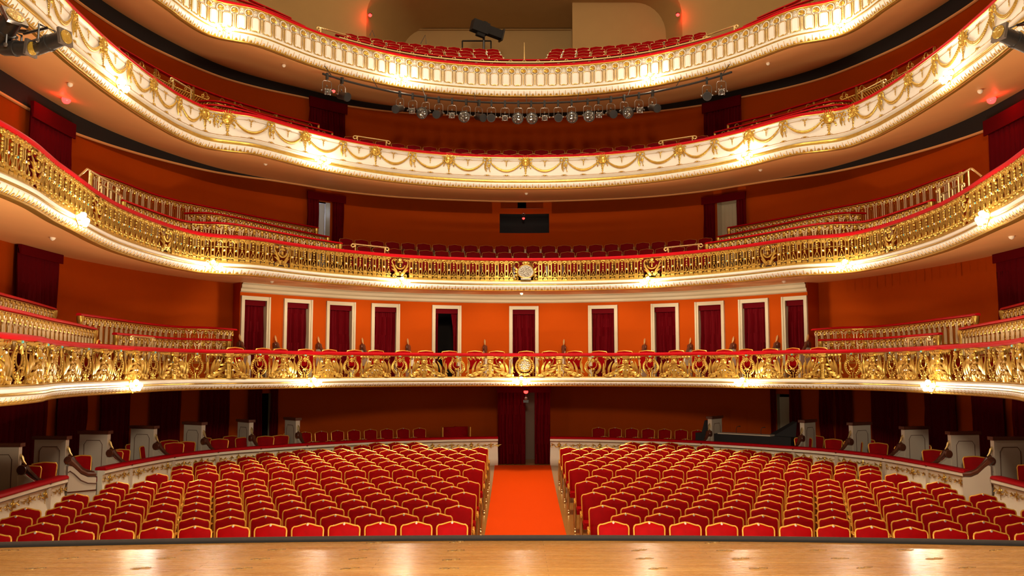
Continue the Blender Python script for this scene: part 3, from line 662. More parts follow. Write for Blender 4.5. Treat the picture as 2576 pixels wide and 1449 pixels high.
def spray(w):
    mb = MB(); st = bez((.02, .03), (.62 * w, .10), (.80 * w, .50), 12); mb.tube(st, taper(13, .026, .022, .010), 'gold', 6)
    for k, (f, dx, dz, cx_, cz_, r) in enumerate(((.15, -.02, .36, -.03, .2, .020), (.28, .10, .38, -.02, .2, .022), (.42, .12, .32, .0, .2, .022), (.58, .10, .22, .02, .14, .02), (.30, .28, .10, .14, -.03, .02), (.48, .30, .13, .16, -.02, .02), (.66, .26, .14, .14, 0, .019), (.82, .22, .08, .12, .02, .017), (.12, .22, .015, .12, -.03, .018))):
        x, y, z = st[int(f * 12)]; leaf(mb, (x, z), (x + cx_ * w * 1.7, z + cz_), (min(x + dx * w * 1.7, w * 1.02), min(z + dz, .57)), r * 1.35, 'gold', -.004 * k, 7)
    scroll(mb, w * .74, .075, .062, 200, 1.4, .017, 'gold', -.02); scroll(mb, w * .5, .55, .045, 0, 1.1, .012, 'gold', 0); scroll(mb, w * .22, .53, .04, 180, 1.1, .011, 'gold', 0, -1)
    for k in range(5): x = w * (.06 + .19 * k); leaf(mb, (x, .565), (x + .07, .60 - .01 * k), (x + .11, .50 - .03 * (k % 2)), .021, 'gold', -.006); leaf(mb, (x, .0), (x - .01, .09), (x + .07, .11 + .02 * (k % 2)), .022, 'gold', -.008)
    mb.tube(bez((.0, .12), (w * .25, .30), (w * .12, .50), 8, .005), taper(9, .014, .02, .01), 'gold', 5); mb.tube(bez((w * .98, .0), (w * 1.08, .25), (w * .90, .52), 8, .005), taper(9, .012, .018, .01), 'gold', 5)
    leaf(mb, (w * .55, .56), (w * .8, .60), (w * 1.0, .54), .018, 'gold'); leaf(mb, (w * .9, .02), (w * .98, .12), (w * .93, .24), .02, 'gold', -.01); leaf(mb, (w * .45, .02), (w * .5, .09), (w * .40, .15), .02, 'gold', -.01)
    for x, z, g in ((.62, .43, 'pearl'), (.96, .38, 'turq'), (.93, .20, 'pearl')):
        mb.ball((x * w, -.035, z), .036, 'gold', 8, 4, (1, .5, 1)); mb.ball((x * w, -.06, z), .018, g, 6, 5)
    return mb
spN = Proto(spray(.42).build('acanthus_spray')); spW = Proto(spray(.66).build('acanthus_spray'))
mb = MB()                                    # centre medallion
mb.lathe([(0, .05), (.16, .04), (.19, .06), (.215, 0)], 'gold', (0, 0, .34), 20, (0, -1, 0))
for k in range(22): a = k * 2.4; r = .145 * math.sqrt((k + 1) / 23); mb.ball((r * math.cos(a), -.055, .34 + r * math.sin(a)), .028, 'silver', 6, 4, (1.3, .6, .8))
for sx in (-1, 1):
    mb.tube(arc(0, .32, .27, -75, 60, 14, 0, .25, sx), taper(15, .014, .032, .018), 'gold', 6); scroll(mb, sx * .15, .55, .05, 60, 1.1, .018, 'gold', -.01, sx)
    for k in range(8): a = R(-55 + 15 * k); mb.ball((sx * .235 * math.cos(a), -.01, .32 + .235 * math.sin(a)), .02, 'gold', 5, 4)
    leaf(mb, (0, .05), (sx * .12, .12), (sx * .16, .02), .03, 'gold', -.03)
mb.ball((0, -.05, .57), .05, 'gold', 7, 5, (1.8, .6, .8)); mb.ball((0, -.06, .07), .05, 'gold', 7, 5)
med = Proto(mb.build('medallion'))
tp = [C.px(x, 3.5) for x in (1067, 1235, 1405, 1576)]
tL = [C.px(x, 3.5) for x in (943, 824, 712, 575, 435, 336)]; tR = [C.px(x, 3.5) for x in (1700, 1820, 1937, 2072)]
while tL[-1] > -23.5: tL.append(tL[-1] - 1.47)
while tR[-1] < 23.5: tR.append(tR[-1] + 1.47)
terms = sorted(tp + tL + tR)
for q in terms: place(C, herm, root1, q, 3.15, .01)
for a, b in zip(terms, terms[1:]):
    q = (a + b) / 2; wd = (b - a) / 2
    if abs(q) > 24: continue
    cen = abs(proj(*C.at(q)[0], 3.5)[0] - 1320) < 20
    place(C, med if cen else lyre, root1, q, 3.15, 0)
    big = wd > .85; off = .26 if not cen else .30
    ln = (wd - off) / (.66 if big else .42) * .97
    for sx in (-1, 1):
        p, an = C.at(q + sx * off); pr = spW if big else spN
        o = pr.put((p.x, p.y, 3.15), an, root1); o.scale = (sx * ln, 1, 1)
# ------------------------------------------------------------------ wall lamps on the fronts
mb = MB()
for k in range(5): a = R(-70 + 35 * k); mb.tube([(0, 0, .02), (.05 * math.sin(a), -.06, .05 + .02 * math.cos(a)), (.11 * math.sin(a), -.10, .09 * math.cos(a) + .05)], [.022, .018, .008], 'gold', 5)
for sx in (-1, 1):
    mb.tube(arc(sx * .11, .06, .06, 200, -60, 12, -.06, sx=sx), .013, 'gold', 5); mb.tube(bez((0, -.02), (sx * .10, -.14), (sx * .2, -.02), 8, -.08), .014, 'gold', 5)
mb.ball((0, -.06, .0), .05, 'gold', 8, 6); mb.tube([(0, -.06, -.02), (0, -.06, -.12)], [.03, .012], 'gold', 6); mb.ball((0, -.06, -.13), .02, 'gold', 6, 4)
brk = mb
def sconce_mesh():
    root = empty('wall_lamp', (0, 0, 0)); brk.build('bracket', root)
    for x, z in ((-.20, .02), (-.11, -.05), (.11, -.05), (.20, .02), (0, .085)):
        b = MB().ball((x, -.13, z), .055, 'bulb', 8, 6).build('bulb', root)
        MB().lathe([(.022, 0), (.03, .02), (.02, .03)], 'gold', (x, -.13, z - .065), 8).build('candle_cup', root)
    return root
sc = Proto(sconce_mesh())
LP = {1: [(320, 'left end of'), (780, 'left part of'), (1312, 'middle of'), (1880, 'right part of'), (2360, 'right end of')],
      2: [(180, 'far left of'), (530, 'left bend of'), (1005, 'left of centre on'), (1635, 'right of centre on'), (2140, 'right bend of'), (2500, 'far right of')],
      3: [(285, 'left end of'), (800, 'left part of'), (1885, 'right part of'), (2405, 'right end of')],
      4: [(557, 'left end of'), (1005, 'left of centre on'), (1640, 'right of centre on'), (2118, 'right end of')]}
LZ = {1: 3.02, 2: 5.86, 3: 8.96, 4: 11.80}
for t in LP:
    for x, wd in LP[t]:
        q = TC[t].px(x, LZ[t]); p, a = TC[t].at(q); p = TC[t].off(q, .06)
        o = sc.put((p.x, p.y, LZ[t]), a, None, 'lit gold bracket lamp, %s the %s balcony front' % (wd, FRONT[t])); tag(o, cat='wall lamp', group='bracket lamps along the balcony fronts')
        e = TC[t].off(q, .55); lamp('wall_lamp_light', (e.x, e.y, LZ[t] - .04), 34, WARM, .14)
# ------------------------------------------------------------------ stalls seating
def crest(w, zc, zs, n=6):                   # top edge from left corner to right corner
    P = []
    for k in range(-n, n + 1):
        u = k / n; z = zs + (zc - zs) * (.5 + .5 * math.cos(PI * u)) ** .8 - .004 * math.sin(PI * abs(u))
        P.append((u * w, z))
    return P
def back_outline(w, zb, zt, rise=.045, taperb=.94):
    c = crest(w - .03, zt, zt - rise)
    return [(-w * taperb, zb), (-w, zt - rise - .05), (-w + .008, zt - rise - .018)] + c + [(w - .008, zt - rise - .018), (w, zt - rise - .05), (w * taperb, zb)]
def cushion(mb, P, y, bul, m):
    n = len(P); cx = sum(p[0] for p in P) / n; cz = sum(p[1] for p in P) / n; V = []
    for f, d in ((1, 0), (.93, bul * .75), (.70, bul), (0, bul)):
        if f: V += [(cx + (x - cx) * f, y - d, cz + (z - cz) * f) for x, z in P]
    V.append((cx, y - bul, cz)); F = []
    for r in range(2): F += [(r * n + k, r * n + (k + 1) % n, (r + 1) * n + (k + 1) % n, (r + 1) * n + k) for k in range(n)]
    F += [(2 * n + k, 2 * n + (k + 1) % n, 3 * n) for k in range(n)]; mb.add(V, F, m)
    mb.add([(x, y + .03, z) for x, z in P], [tuple(range(n - 1, -1, -1))], m)
    mb.add([(x, y, z) for x, z in P] + [(x, y + .03, z) for x, z in P], [(k, n + k, n + (k + 1) % n, (k + 1) % n) for k in range(n)], m)
def tilt(mb, a=.14, z0=.42):
    mb.v = [(x, y + (z - z0) * a if z > z0 - .1 else y, z) for x, y, z in mb.v]; return mb
def stalls_seat():
    root = empty('theatre_seat', (0, 0, 0)); P = back_outline(.236, .40, .995)
    m = MB(); cushion(m, P, .17, .045, 'velvet'); tilt(m).build('backrest', root)
    m = MB(); m.tube([(x, .165, z) for x, z in P], .0155, 'chair_gold', 6); tilt(m).build('back_frame', root)
    m = MB().lathe([(0, .02), (.014, .016), (.022, .008), (.027, 0)], 'chair_gold', (0, .15, .985), 10, (0, -1, .1)); m.lathe([(0, .003), (.017, 0)], 'plate', (0, .128, .987), 10, (0, -1, .1)); tilt(m).build('number_plate', root)
    m = MB().box((0, -.06, .425), (.46, .46, .09), 'velvet'); m.box((0, -.06, .475), (.42, .42, .03), 'velvet'); m.build('seat', root)
    for sx in (-1, 1):
        m = MB(); x = sx * .263
        m.tube([(x, .24, .62), (x, .05, .655), (x, -.16, .655), (x, -.235, .63), (x, -.25, .59)], [.012, .018, .021, .024, .016], 'chair_gold', 6)
        m.tube([(x, -.235, .62), (x, -.20, .48), (x, -.25, .33), (x, -.235, .12), (x, -.25, .03)], [.028, .024, .036, .026, .02], 'arm_wood', 7, flat=1.0)
        m.tube([(x, .20, .62), (x, .20, .3), (x, .26, .03)], [.018, .02, .016], 'arm_wood', 6)
        m.box((x, -.02, .33), (.012, .42, .26), 'arm_wood'); m.ball((x, -.25, .035), .025, 'brass', 6, 4); m.ball((x, -.245, .09), .022, 'brass', 6, 4)
        m.build('armrest', root)
    return root
seatP = Proto(tag(stalls_seat(), 'x', 'theatre seat', 'red velvet stalls seats'))
rows = [14.15, 14.97, 15.83, 16.7, 17.54, 18.42, 19.28, 20.2, 21.52, 22.28, 23.07, 23.75, 24.46, 25.23, 25.68, 26.41, 26.88]
def par_in(x, y, gap):                       # inside the parapet?
    best = min((abs(p.x) if abs(p.y - y) < .2 else 99) for p in PARF) if False else None
    return best
PARF = [PAR.at(q)[0] for q in samples(PAR.s0, PAR.s1, .1)]
def clear(x, y): return min(math.hypot(p.x - x, p.y - y) for p in PARF)
cand = []
for i, Y in enumerate(rows):
    Rr = Y + 15.0; st = 1.245 if i % 2 == 0 else 1.535
    if i == 15: st = 3.0
    if i == 16: st = 3.2
    for sg in (-1, 1):
        for k in range(16):
            a = (st + k * .55) / Rr; x = Rr * math.sin(a); y = -15 + Rr * math.cos(a)
            lim = 8.75 if i > 2 else 8.6
            if x > lim or y < 12.2 or (y > 18 and clear(x, y + .25) < .33) : break
            if y > 20 and math.hypot(x, y) > math.hypot(*[c for c in min(PARF, key=lambda p: abs(math.atan2(abs(p.x), p.y) - math.atan2(x, y)))]) - .2: break
            cand.append((i, k, sg, sg * x, y, -sg * a))
cand.sort(key=lambda c: c[4])
def bake(pr, name, plist, kind='stuff'):
    out = MB(); src = pr.o; parts = [c for c in kids(src)] or [src]
    for loc, rz in plist:
        mt = Matrix.Translation(loc) @ Matrix.Rotation(rz, 4, 'Z')
        for c in parts:
            me = c.data; inv = [m.name for m in me.materials]; n = len(out.v)
            out.v += [tuple(mt @ v.co) for v in me.vertices]
            mi = [out.mi(MN[x]) for x in inv]
            for pl in me.polygons: out.f.append(tuple(j + n for j in pl.vertices)); out.m.append(mi[pl.material_index])
    return out.build(name)
MN = {M[k].name: k for k in M}
for c in cand[:300]:
    i, k, sg, x, y, rz = c
    seatP.put((x, y, zfl(y)), rz, None, 'red velvet seat %s of the carpet, %s row from stage, %s from the aisle' % ('left' if sg < 0 else 'right', ORD[i + 1], ORD[k + 1]))
o = bake(seatP, 'theatre_seats', [((c[3], c[4], zfl(c[4])), c[5]) for c in cand[300:]])
tag(o, 'packed rear rows of red velvet stalls seats reaching back to the cream parapet', 'theatre seats', 'red velvet stalls seats', 'stuff')
# ------------------------------------------------------------------ gallery seats
def gallery_seat(frame='gold_old', beads=False, cloth='velvet_shaded'):
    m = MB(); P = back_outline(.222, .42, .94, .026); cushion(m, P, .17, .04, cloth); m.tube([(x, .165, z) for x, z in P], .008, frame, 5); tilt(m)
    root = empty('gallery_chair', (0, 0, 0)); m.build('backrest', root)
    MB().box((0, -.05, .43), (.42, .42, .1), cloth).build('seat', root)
    for sx in (-1, 1):
        m = MB(); x = sx * .237; m.box((x, .14, .60), (.026, .08, .40), 'arm_wood'); m.tube([(x, .18, .66), (x, -.2, .66)], [.016, .02], 'wood_dark', 5); m.box((x, -.18, .33), (.025, .04, .64), 'wood_dark')
        if beads:
            for k in range(3): m.ball((x, .02 - .09 * k, .70 - .01 * k), .026, 'brass', 6, 4)
        m.build('armrest', root)
    return root
gs2 = Proto(tag(gallery_seat(), 'x', 'theatre seat', 'shaded red gallery seats of the second tier'))
gs4 = Proto(tag(gallery_seat('brass', True, 'velvet'), 'x', 'theatre seat', 'red top gallery seats'))
def seat_row(pr, C, off, z, x0, x1, py_z, pitch, lab, grp, skip=()):
    CC = Curve([tuple(C.off(q, off)) for q in samples(-11, 11, .5)]); a = CC.px(x0, py_z); b = CC.px(x1, py_z); n = int((b - a) / pitch + .5); pit = (b - a) / n
    for k in range(n + 1):
        q = a + k * pit; p, an = CC.at(q); pr.put((p.x, p.y, z), an, None, lab % ORD[k + 1], grp)
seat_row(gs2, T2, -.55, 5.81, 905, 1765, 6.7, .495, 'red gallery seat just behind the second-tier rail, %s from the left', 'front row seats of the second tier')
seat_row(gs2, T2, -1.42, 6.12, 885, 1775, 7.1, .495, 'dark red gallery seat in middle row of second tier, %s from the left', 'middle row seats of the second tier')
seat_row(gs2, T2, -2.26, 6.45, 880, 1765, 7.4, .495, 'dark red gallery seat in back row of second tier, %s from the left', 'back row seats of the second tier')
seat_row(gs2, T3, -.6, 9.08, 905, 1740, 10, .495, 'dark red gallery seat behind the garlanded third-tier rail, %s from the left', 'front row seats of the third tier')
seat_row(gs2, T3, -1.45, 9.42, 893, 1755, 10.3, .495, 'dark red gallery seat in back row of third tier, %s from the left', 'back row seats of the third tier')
mb = MB()
for r in range(5):
    z = 12.25 + .39 * r; off = -1.2 - .80 * r
    for x0, x1, side in ((875 + 2 * r, 1262 - 4 * r, 'left'), (1378 + 4 * r, 1768 - 2 * r, 'right')):
        seat_row(gs4, T4, off, z, x0 + 6, x1 - 6, z + .9, .47, 'red top-gallery seat, %s block, %s row up, %s from left' % (side, ORD[r + 1], '%s'), 'top gallery seats, %s block' % side)
    mb.sweep(T4, [(off + .45, z - .4), (off + .45, z), (off - .35, z)], -7.5, 7.5, 'concrete', .4)
structure(mb.build('floor_gallery_steps'))
# ------------------------------------------------------------------ loose armchairs
def armchair():
    root = empty('armchair', (0, 0, 0)); w = .235
    P = [(-w * .80, .42), (-w * .88, .6), (-w, .87), (-w * .93, .905), (-w * .6, .915), (-w * .25, .925), (0, .93), (w * .25, .925), (w * .6, .915), (w * .93, .905), (w, .87), (w * .88, .6), (w * .80, .42)]
    m = MB(); cushion(m, P, .2, .035, 'velvet'); tilt(m).build('backrest', root)
    m = MB(); m.tube([(x, .2, z) for x, z in P], .019, 'chair_gold', 6, closed=True); tilt(m).build('back_frame', root)
    MB().box((0, -.02, .43), (.46, .46, .09), 'velvet').build('seat', root)
    for x, y in ((-.21, -.21), (.21, -.21), (-.19, .2), (.19, .2)):
        MB().tube([(x, y, .40), (x * 1.05, y * 1.02, .2), (x, y, 0)], [.022, .015, .012], 'chair_gold', 6).build('leg', root)
    return root
acP = Proto(tag(armchair(), 'x', 'armchair', 'gilt armchairs in the boxes'))
xs = [605, 677, 722, 781, 842, 903, 952, 1022, 1075, 1135, 1196, 1247, 1323, 1384, 1443, 1503, 1566, 1623, 1694, 1746, 1812, 1859, 1922, 1975, 2046]
CB = Curve([tuple(T1.off(q, -.62)) for q in samples(-14, 14, .5)])
for k, x in enumerate(xs):
    q = CB.px(x, 3.9); p, a = CB.at(q)
    acP.put((p.x, p.y, 2.99), a + random.uniform(-.12, .12), None, 'gilt red armchair peeping over lowest balcony rail, %s from the left' % ORD[k + 1], 'gilt armchairs behind the lowest balcony rail')
for k, (x, y, z, rz) in enumerate([(-8.9, 17.1, 3.02, 1.2), (-8.85, 18.0, 3.02, 1.2), (-9.7, 15.9, 3.25, 1.2), (-9.75, 16.6, 3.25, 1.2)]):
    for sg in (-1, 1): acP.put((sg * abs(x), y, z), -sg * rz * -1 if sg < 0 else -rz, None, 'red armchair in the aisle gap of the lowest %s side boxes, %s from stage' % ('left' if sg < 0 else 'right', ORD[(k % 2) + 1]) if k < 2 else 'red armchair on upper step of the lowest %s side boxes, %s from stage' % ('left' if sg < 0 else 'right', ORD[(k % 2) + 1]), 'armchairs in the side boxes of the lowest tier')
ZB = .54
def box_chair(x, out, lab, grp, rz=0):
    CC = PARC[out]; q = CC.px(x, 1.3); p, a = CC.at(q); acP.put((p.x, p.y, max(ZB, zfl(p.y) + .06)), a * .5 + rz, None, lab, grp)
PARC = {o_: Curve([tuple(PAR.off(q, o_)) for q in samples(-21, 21, .5)]) for o_ in (-.55, -1.0, -1.15, -1.5, -1.3)}
cl = [72, 118, 220, 283, 311, 385, 442, 472, 550, 612, 665, 711]; back = [235, 345, 430, 514, 582, 741]
cr = [2023, 2088, 2141, 2205, 2277, 2343, 2382, 2452, 2571]; backr = [2050, 2175, 2308, 2413]
for k, x in enumerate(cl): box_chair(x, -.55, 'gilt red armchair at the stalls parapet, %s from left edge' % ORD[k + 1], 'armchairs in the left stalls boxes', random.uniform(-.3, .3))
for k, x in enumerate(back): box_chair(x, -1.3, 'shaded red armchair standing back in left stalls boxes, %s from left edge' % ORD[k + 1], 'armchairs in the left stalls boxes', random.uniform(-.3, .3))
for k, x in enumerate(cr): box_chair(x, -.55, 'gilt red armchair at right stalls parapet, %s after the black desk' % ORD[k + 1], 'armchairs in the right stalls boxes', random.uniform(-.3, .3))
for k, x in enumerate(backr): box_chair(x, -1.3, 'shaded red armchair standing back in right stalls boxes, %s after black desk' % ORD[k + 1], 'armchairs in the right stalls boxes', random.uniform(-.3, .3))
def place_on(C, x, z, pz):
    q = C.px(x, pz); p, a = C.at(q); return p, a
for side, fr, bk in (('left', [795, 836, 878, 920, 963, 1004, 1046], [775, 815, 855, 896, 937, 978, 1018, 1058]), ('right', [1517, 1557, 1597, 1636, 1676, 1718], [1504, 1545, 1586, 1627, 1668, 1710, 1749])):
    for k, x in enumerate(fr):
        p, a = place_on(PARC[-.55], x, 0, 1.3); seatP.put((p.x, p.y, .40), a, None, scale=(.88, .88, .85), label='dim red seat behind %s parapet top, front row, %s from left' % (side, ORD[k + 1]), group='seats behind the stalls parapet')
    for k, x in enumerate(bk):
        p, a = place_on(PARC[-1.5], x, 0, 1.5); seatP.put((p.x, p.y, .60), a, None, scale=(.88, .88, .87), label='dark red seat against the wall behind %s parapet, %s from left' % (side, ORD[k + 1]), group='seats behind the stalls parapet')
so = empty('sofa', (0, 0, 0), 0, 'dark red two-seat bench by the wall left of centre curtain', 'sofa')
p, a = place_on(PARC[-1.3], 1146, 0, 1.5); so.location = (p.x, p.y, .56); so.rotation_euler = (0, 0, a)
m = MB(); cushion(m, [(-.42, .42), (-.42, .93), (-.05, .93), (-.03, .95), (.03, .95), (.05, .94), (.42, .94), (.42, .42)], .2, .03, 'velvet'); m.build('backrest', so)
MB().box((0, 0, .42), (.84, .44, .12), 'velvet').build('seat', so)
for sx in (-1, 1): MB().box((sx * .45, .05, .48), (.03, .4, .92), 'chair_gold').build('armrest', so)
# ------------------------------------------------------------------ stalls parapet
segs = [(-20.8, PAR.px(166, 1.2), 'front left'), (PAR.px(262, 1.2), PAR.px(1253, 1.2), 'left'), (PAR.px(1385, 1.2), PAR.px(2428, 1.2), 'right'), (PAR.px(2494, 1.2), 20.8, 'front right')]
mb = MB()
for x, z, w_, in ((0, 0, 1.0),):
    mb.ball((0, -.05, 0), .055, 'gold', 7, 5, (1, .6, 1.2)); mb.tube(arc(0, 0, .07, 20, 160, 7, -.03), .014, 'gold', 5)
    for k in range(3): mb.ball((0, -.04, .08 + .035 * k), .026 - .006 * k, 'gold', 6, 4)
    for k in range(6): mb.ball((0.004 * (k % 2), -.03, -.075 - .028 * k), .016 - .001 * k, 'gold', 5, 4)
for sx in (-1, 1):
    leaf(mb, (0, -.02), (sx * .08, -.10), (sx * .16, -.02), .022, 'gold', -.02); mb.tube(bez((sx * .14, 0), (sx * .22, .07), (sx * .30, -.02), 8, -.02), taper(9, .014, .02, .006), 'gold', 5)
    leaf(mb, (sx * .20, .03), (sx * .22, .09), (sx * .28, .08), .014, 'gold', -.02); leaf(mb, (sx * .22, .0), (sx * .24, -.06), (sx * .31, -.06), .014, 'gold', -.02)
orA = Proto(mb.build('rocaille'))
mb = MB(); mb.ball((0, -.04, -.01), .034, 'gold', 6, 5, (1, .6, 1.4)); mb.tube([(0, -.03, .04), (0, -.03, .11)], [.02, .005], 'gold', 5); mb.tube([(0, -.03, -.04), (0, -.03, -.15)], [.022, .004], 'gold', 5)
for sx in (-1, 1):
    leaf(mb, (0, 0), (sx * .05, .06), (sx * .10, .02), .018, 'gold', -.02); leaf(mb, (0, -.02), (sx * .05, -.08), (sx * .09, -.06), .016, 'gold', -.02)
    mb.tube(bez((sx * .08, .0), (sx * .2, -.05), (sx * .36, .02), 8, -.02), taper(9, .012, .017, .005), 'gold', 5); leaf(mb, (sx * .2, -.02), (sx * .24, -.08), (sx * .3, -.05), .013, 'gold', -.02); leaf(mb, (sx * .16, -.02), (sx * .20, .05), (sx * .26, .04), .013, 'gold', -.02)
orB = Proto(mb.build('rocaille_small'))
for a, b, nm in segs:
    root = empty('stalls_parapet', (0, 0, 0), 0, 'curved cream parapet with gold rocaille and red velvet top, %s section' % nm, 'parapet', 'cream parapets around the stalls')
    velvet_rail(PAR, 1.27, a, b, root, .2, .07)
    MB().sweep(PAR, [(-.14, 1.2), (.02, 1.2), (.025, 1.12), (.0, 1.11), (-.03, 1.09), (-.045, 1.0), (-.02, .82), (.04, .62), (.055, .52), (.0, .40), (-.04, .36), (-.01, .33), (-.01, -.02), (-.14, -.02)], a, b, 'cream', .15, True, True).build('parapet_wall', root)
    MB().sweep(PAR, [(.028, 1.135), (.034, 1.128), (.028, 1.12)], a, b, 'wood_dark', .15).build('line_moulding', root)
    n = int((b - a - .4) / .62)
    for k in range(n + 1):
        q = a + .28 + k * ((b - a - .5) / n); place(PAR, orA if k % 2 == 0 else orB, root, q, 1.0 if k % 2 == 0 else 1.01, -.035, (.92, .8, .72))
# ------------------------------------------------------------------ box partitions
def partition(block=True):
    root = empty('box_partition', (0, 0, 0))
    if block:
        m = MB().box((0, .90, 1.18), (.13, .68, 1.42), 'greywhite')
        for sx in (-1, 1):
            P = [(.68, .62), (.68, 1.66), (.74, 1.75), (1.06, 1.75), (1.12, 1.66), (1.12, .62)]
            m.tube([(sx * .067, y, z) for y, z in P], .007, 'wood_dark', 4, closed=True)
        m.build('panel', root)
        MB().box((0, .90, 1.93), (.20, .76, .07), 'wood_dark').build('cap', root)
    h = 0 if block else 0
    m = MB(); P = [(.57, .45), (.57, 1.36), (.50, 1.40), (.42, 1.33), (.30, 1.25), (.15, 1.18), (-.02, 1.15), (-.02, .45)]; n = len(P)
    m.add([(-.05, y, z) for y, z in P] + [(.05, y, z) for y, z in P], [tuple(range(n)), tuple(range(2 * n - 1, n - 1, -1))] + [(k, n + k, n + (k + 1) % n, (k + 1) % n) for k in range(n)], 'greywhite'); m.build('wing', root)
    m = MB(); m.tube([(0, .545, 1.47), (0, .50, 1.52), (0, .44, 1.50), (0, .38, 1.42), (0, .27, 1.32), (0, .12, 1.24), (0, -.04, 1.21)], [.05, .065, .06, .05, .045, .04, .03], 'wood_dark', 8)
    m.lathe([(0, -.075), (.085, -.07), (.095, -.05), (.095, .05), (.085, .07), (0, .075)], 'wood_dark', (0, .50, 1.46), 14, (1, 0, 0)); m.build('handrail', root)
    MB().tube([(0, .55, 1.76), (0, .53, 1.70), (0, .50, 1.62), (0, .44, 1.555)], [.012, .035, .03, .012], 'brass', 6).build('bracket', root)
    return root
pt = Proto(partition()); PO = Curve([tuple(PAR.off(q, -.55)) for q in samples(-21, 21, .5)])
for side, lst in (('left', [52, 171, 275, 391, 512, 632, 752]), ('right', [1783, 2017, 2140, 2268, 2386, 2492])):
    for k, x in enumerate(lst):
        q = PO.px(x, 1.9); s_ = q; p = PO.at(q)[0]; qq = min(samples(-20.8, 20.8, .05), key=lambda t: (PAR.off(t, -.55) - p).length); p, a = PAR.at(qq)
        o = pt.put((p.x, p.y, 0), a, None, 'grey panelled box partition with dark scroll handrail, %s from left on the %s side' % (ORD[k + 1], side)); tag(o, cat='partition', group='box partitions round the stalls')
wg = Proto(partition(False))
for k, x in enumerate([587, 690, 799, 911, 1024, 1220, 1418, 1622, 1738, 1847, 1958, 2057]):
    q = W1C.px(min(max(x, 590), 2056), 4.2); p, a = W1C.at(q); p = W1C.off(q, .57)
    o = wg.put((p.x, p.y, 2.62), a, None, 'brass-tipped dark scroll handrail against the orange wall, %s from left' % ORD[k + 1]); o.name = 'scroll_handrail'; tag(o, cat='handrail', group='scroll handrails on the orange wall')
# stair cheeks in the gaps of the parapet
for side, xa, xb in (('left', 168, 240), ('right', 2496, 2424)):
    A = at_y(xa, 1200, 18.35); B = at_y(xb, 1200, 18.75); d = B - A; L = math.hypot(d.x, d.y); rz = math.atan2(d.y, d.x) if side == 'left' else math.atan2(d.y, d.x)
    root = empty('stair_cheek', (A.x, A.y, 0), rz, 'grey curved stair cheek with dark handrail closing the %s parapet gap' % side, 'stair wall', 'stair cheeks beside the stalls')
    P = [(0, 0), (0, 1.43), (.06 * L, 1.46), (.2 * L, 1.40), (.45 * L, 1.26), (.7 * L, 1.19), (L, 1.17), (L, 0)]
    MB().plate(P, -.05, .06, 'greywhite').build('cheek', root)
    MB().tube([(x, .0, z + .05) for x, z in P[1:-1]], [.08, .09, .065, .055, .05, .045], 'wood_dark', 8).build('handrail', root)
    MB().tube([(x, -.06, z - .12) for x, z in P[1:-1]], .012, 'wood_dark', 5).build('line_moulding', root)
    MB().box((L / 2, -.055, .92), (L, .02, .025), 'wood_dark').build('line_moulding', root)
# ------------------------------------------------------------------ carpet
mb = MB(); ys = [9.5, 12, 15, 18.4, 20, 22, 24, 26, 28.75]
grid(mb, [[(-.885, y, zfl(y) + .012), (.74 + .13 * max(0, min(1, (y - 15) / 13)), y, zfl(y) + .012)] for y in ys], 'carpet')
tag(mb.build('aisle_carpet', smooth=False), 'long orange-red carpet runner down the centre aisle', 'carpet')
for k in range(9):                          # added unseen spots under the second balcony that brighten the orange wall
    q = -8.8 + 2.2 * k; p = W1C.off(max(min(q, W1C.s1 - .4), W1C.s0 + .4), 2.5); t_, an = W1C.at(q); lamp('wall_fill_light', (p.x, p.y, 5.60), 190, (1, .84, .60), .25, 'SPOT', (R(56), 0, an)).data.spot_size = R(110)
# ------------------------------------------------------------------ curtains and doors
def drape(mb, C, off, s0, s1, z0, z1, fold=.11, amp=.045, pinch=0, seed=0):
    rnd = random.Random(seed); n = max(10, int((s1 - s0) / .022)); rows_ = 9; V = []
    ph = [rnd.uniform(0, 6) for _ in range(4)]
    for r in range(rows_):
        v = r / (rows_ - 1); z = z0 + (z1 - z0) * v
        for k in range(n + 1):
            u = k / n; q = s0 + (s1 - s0) * u
            if pinch: q += pinch * (1 - v) * (1 - u if pinch > 0 else u) * 0 + pinch * math.sin(PI * min(1, (1 - v) * .9)) * (u if pinch < 0 else (1 - u))
            g = (q + .02 * math.sin(3 * z + ph[3])) / fold
            a = amp * (.55 + .45 * (1 - v)) * (math.sin(2 * PI * g + ph[0]) + .5 * math.sin(2 * PI * g * .53 + ph[1]) + .25 * math.sin(2 * PI * g * 1.9 + ph[2]))
            p = C.off(q, off + a); V.append((p.x, p.y, z))
    F = [(r * (n + 1) + k, r * (n + 1) + k + 1, (r + 1) * (n + 1) + k + 1, (r + 1) * (n + 1) + k) for r in range(rows_ - 1) for k in range(n)]
    mb.add(V, F, 'curtain')
def curtain(C, off, s0, s1, z0, z1, label, grp, leaves=None, val=.16, seed=0, wide=.06):
    root = empty('curtain', (0, 0, 0), 0, label, 'curtain', grp)
    for i, (a, b, pn) in enumerate(leaves or [(s0, s1, 0)]):
        m = MB(); drape(m, C, off, a, b, z0, z1, pinch=pn, seed=seed * 7 + i); m.build('drape', root)
    if val: MB().sweep(C, [(off + wide, z1 - val), (off + wide + .03, z1 - val), (off + wide + .03, z1 + .04), (off + wide - .05, z1 + .04)], s0 - .03, s1 + .03, 'curtain', .12, True, True).build('valance', root)
    return root
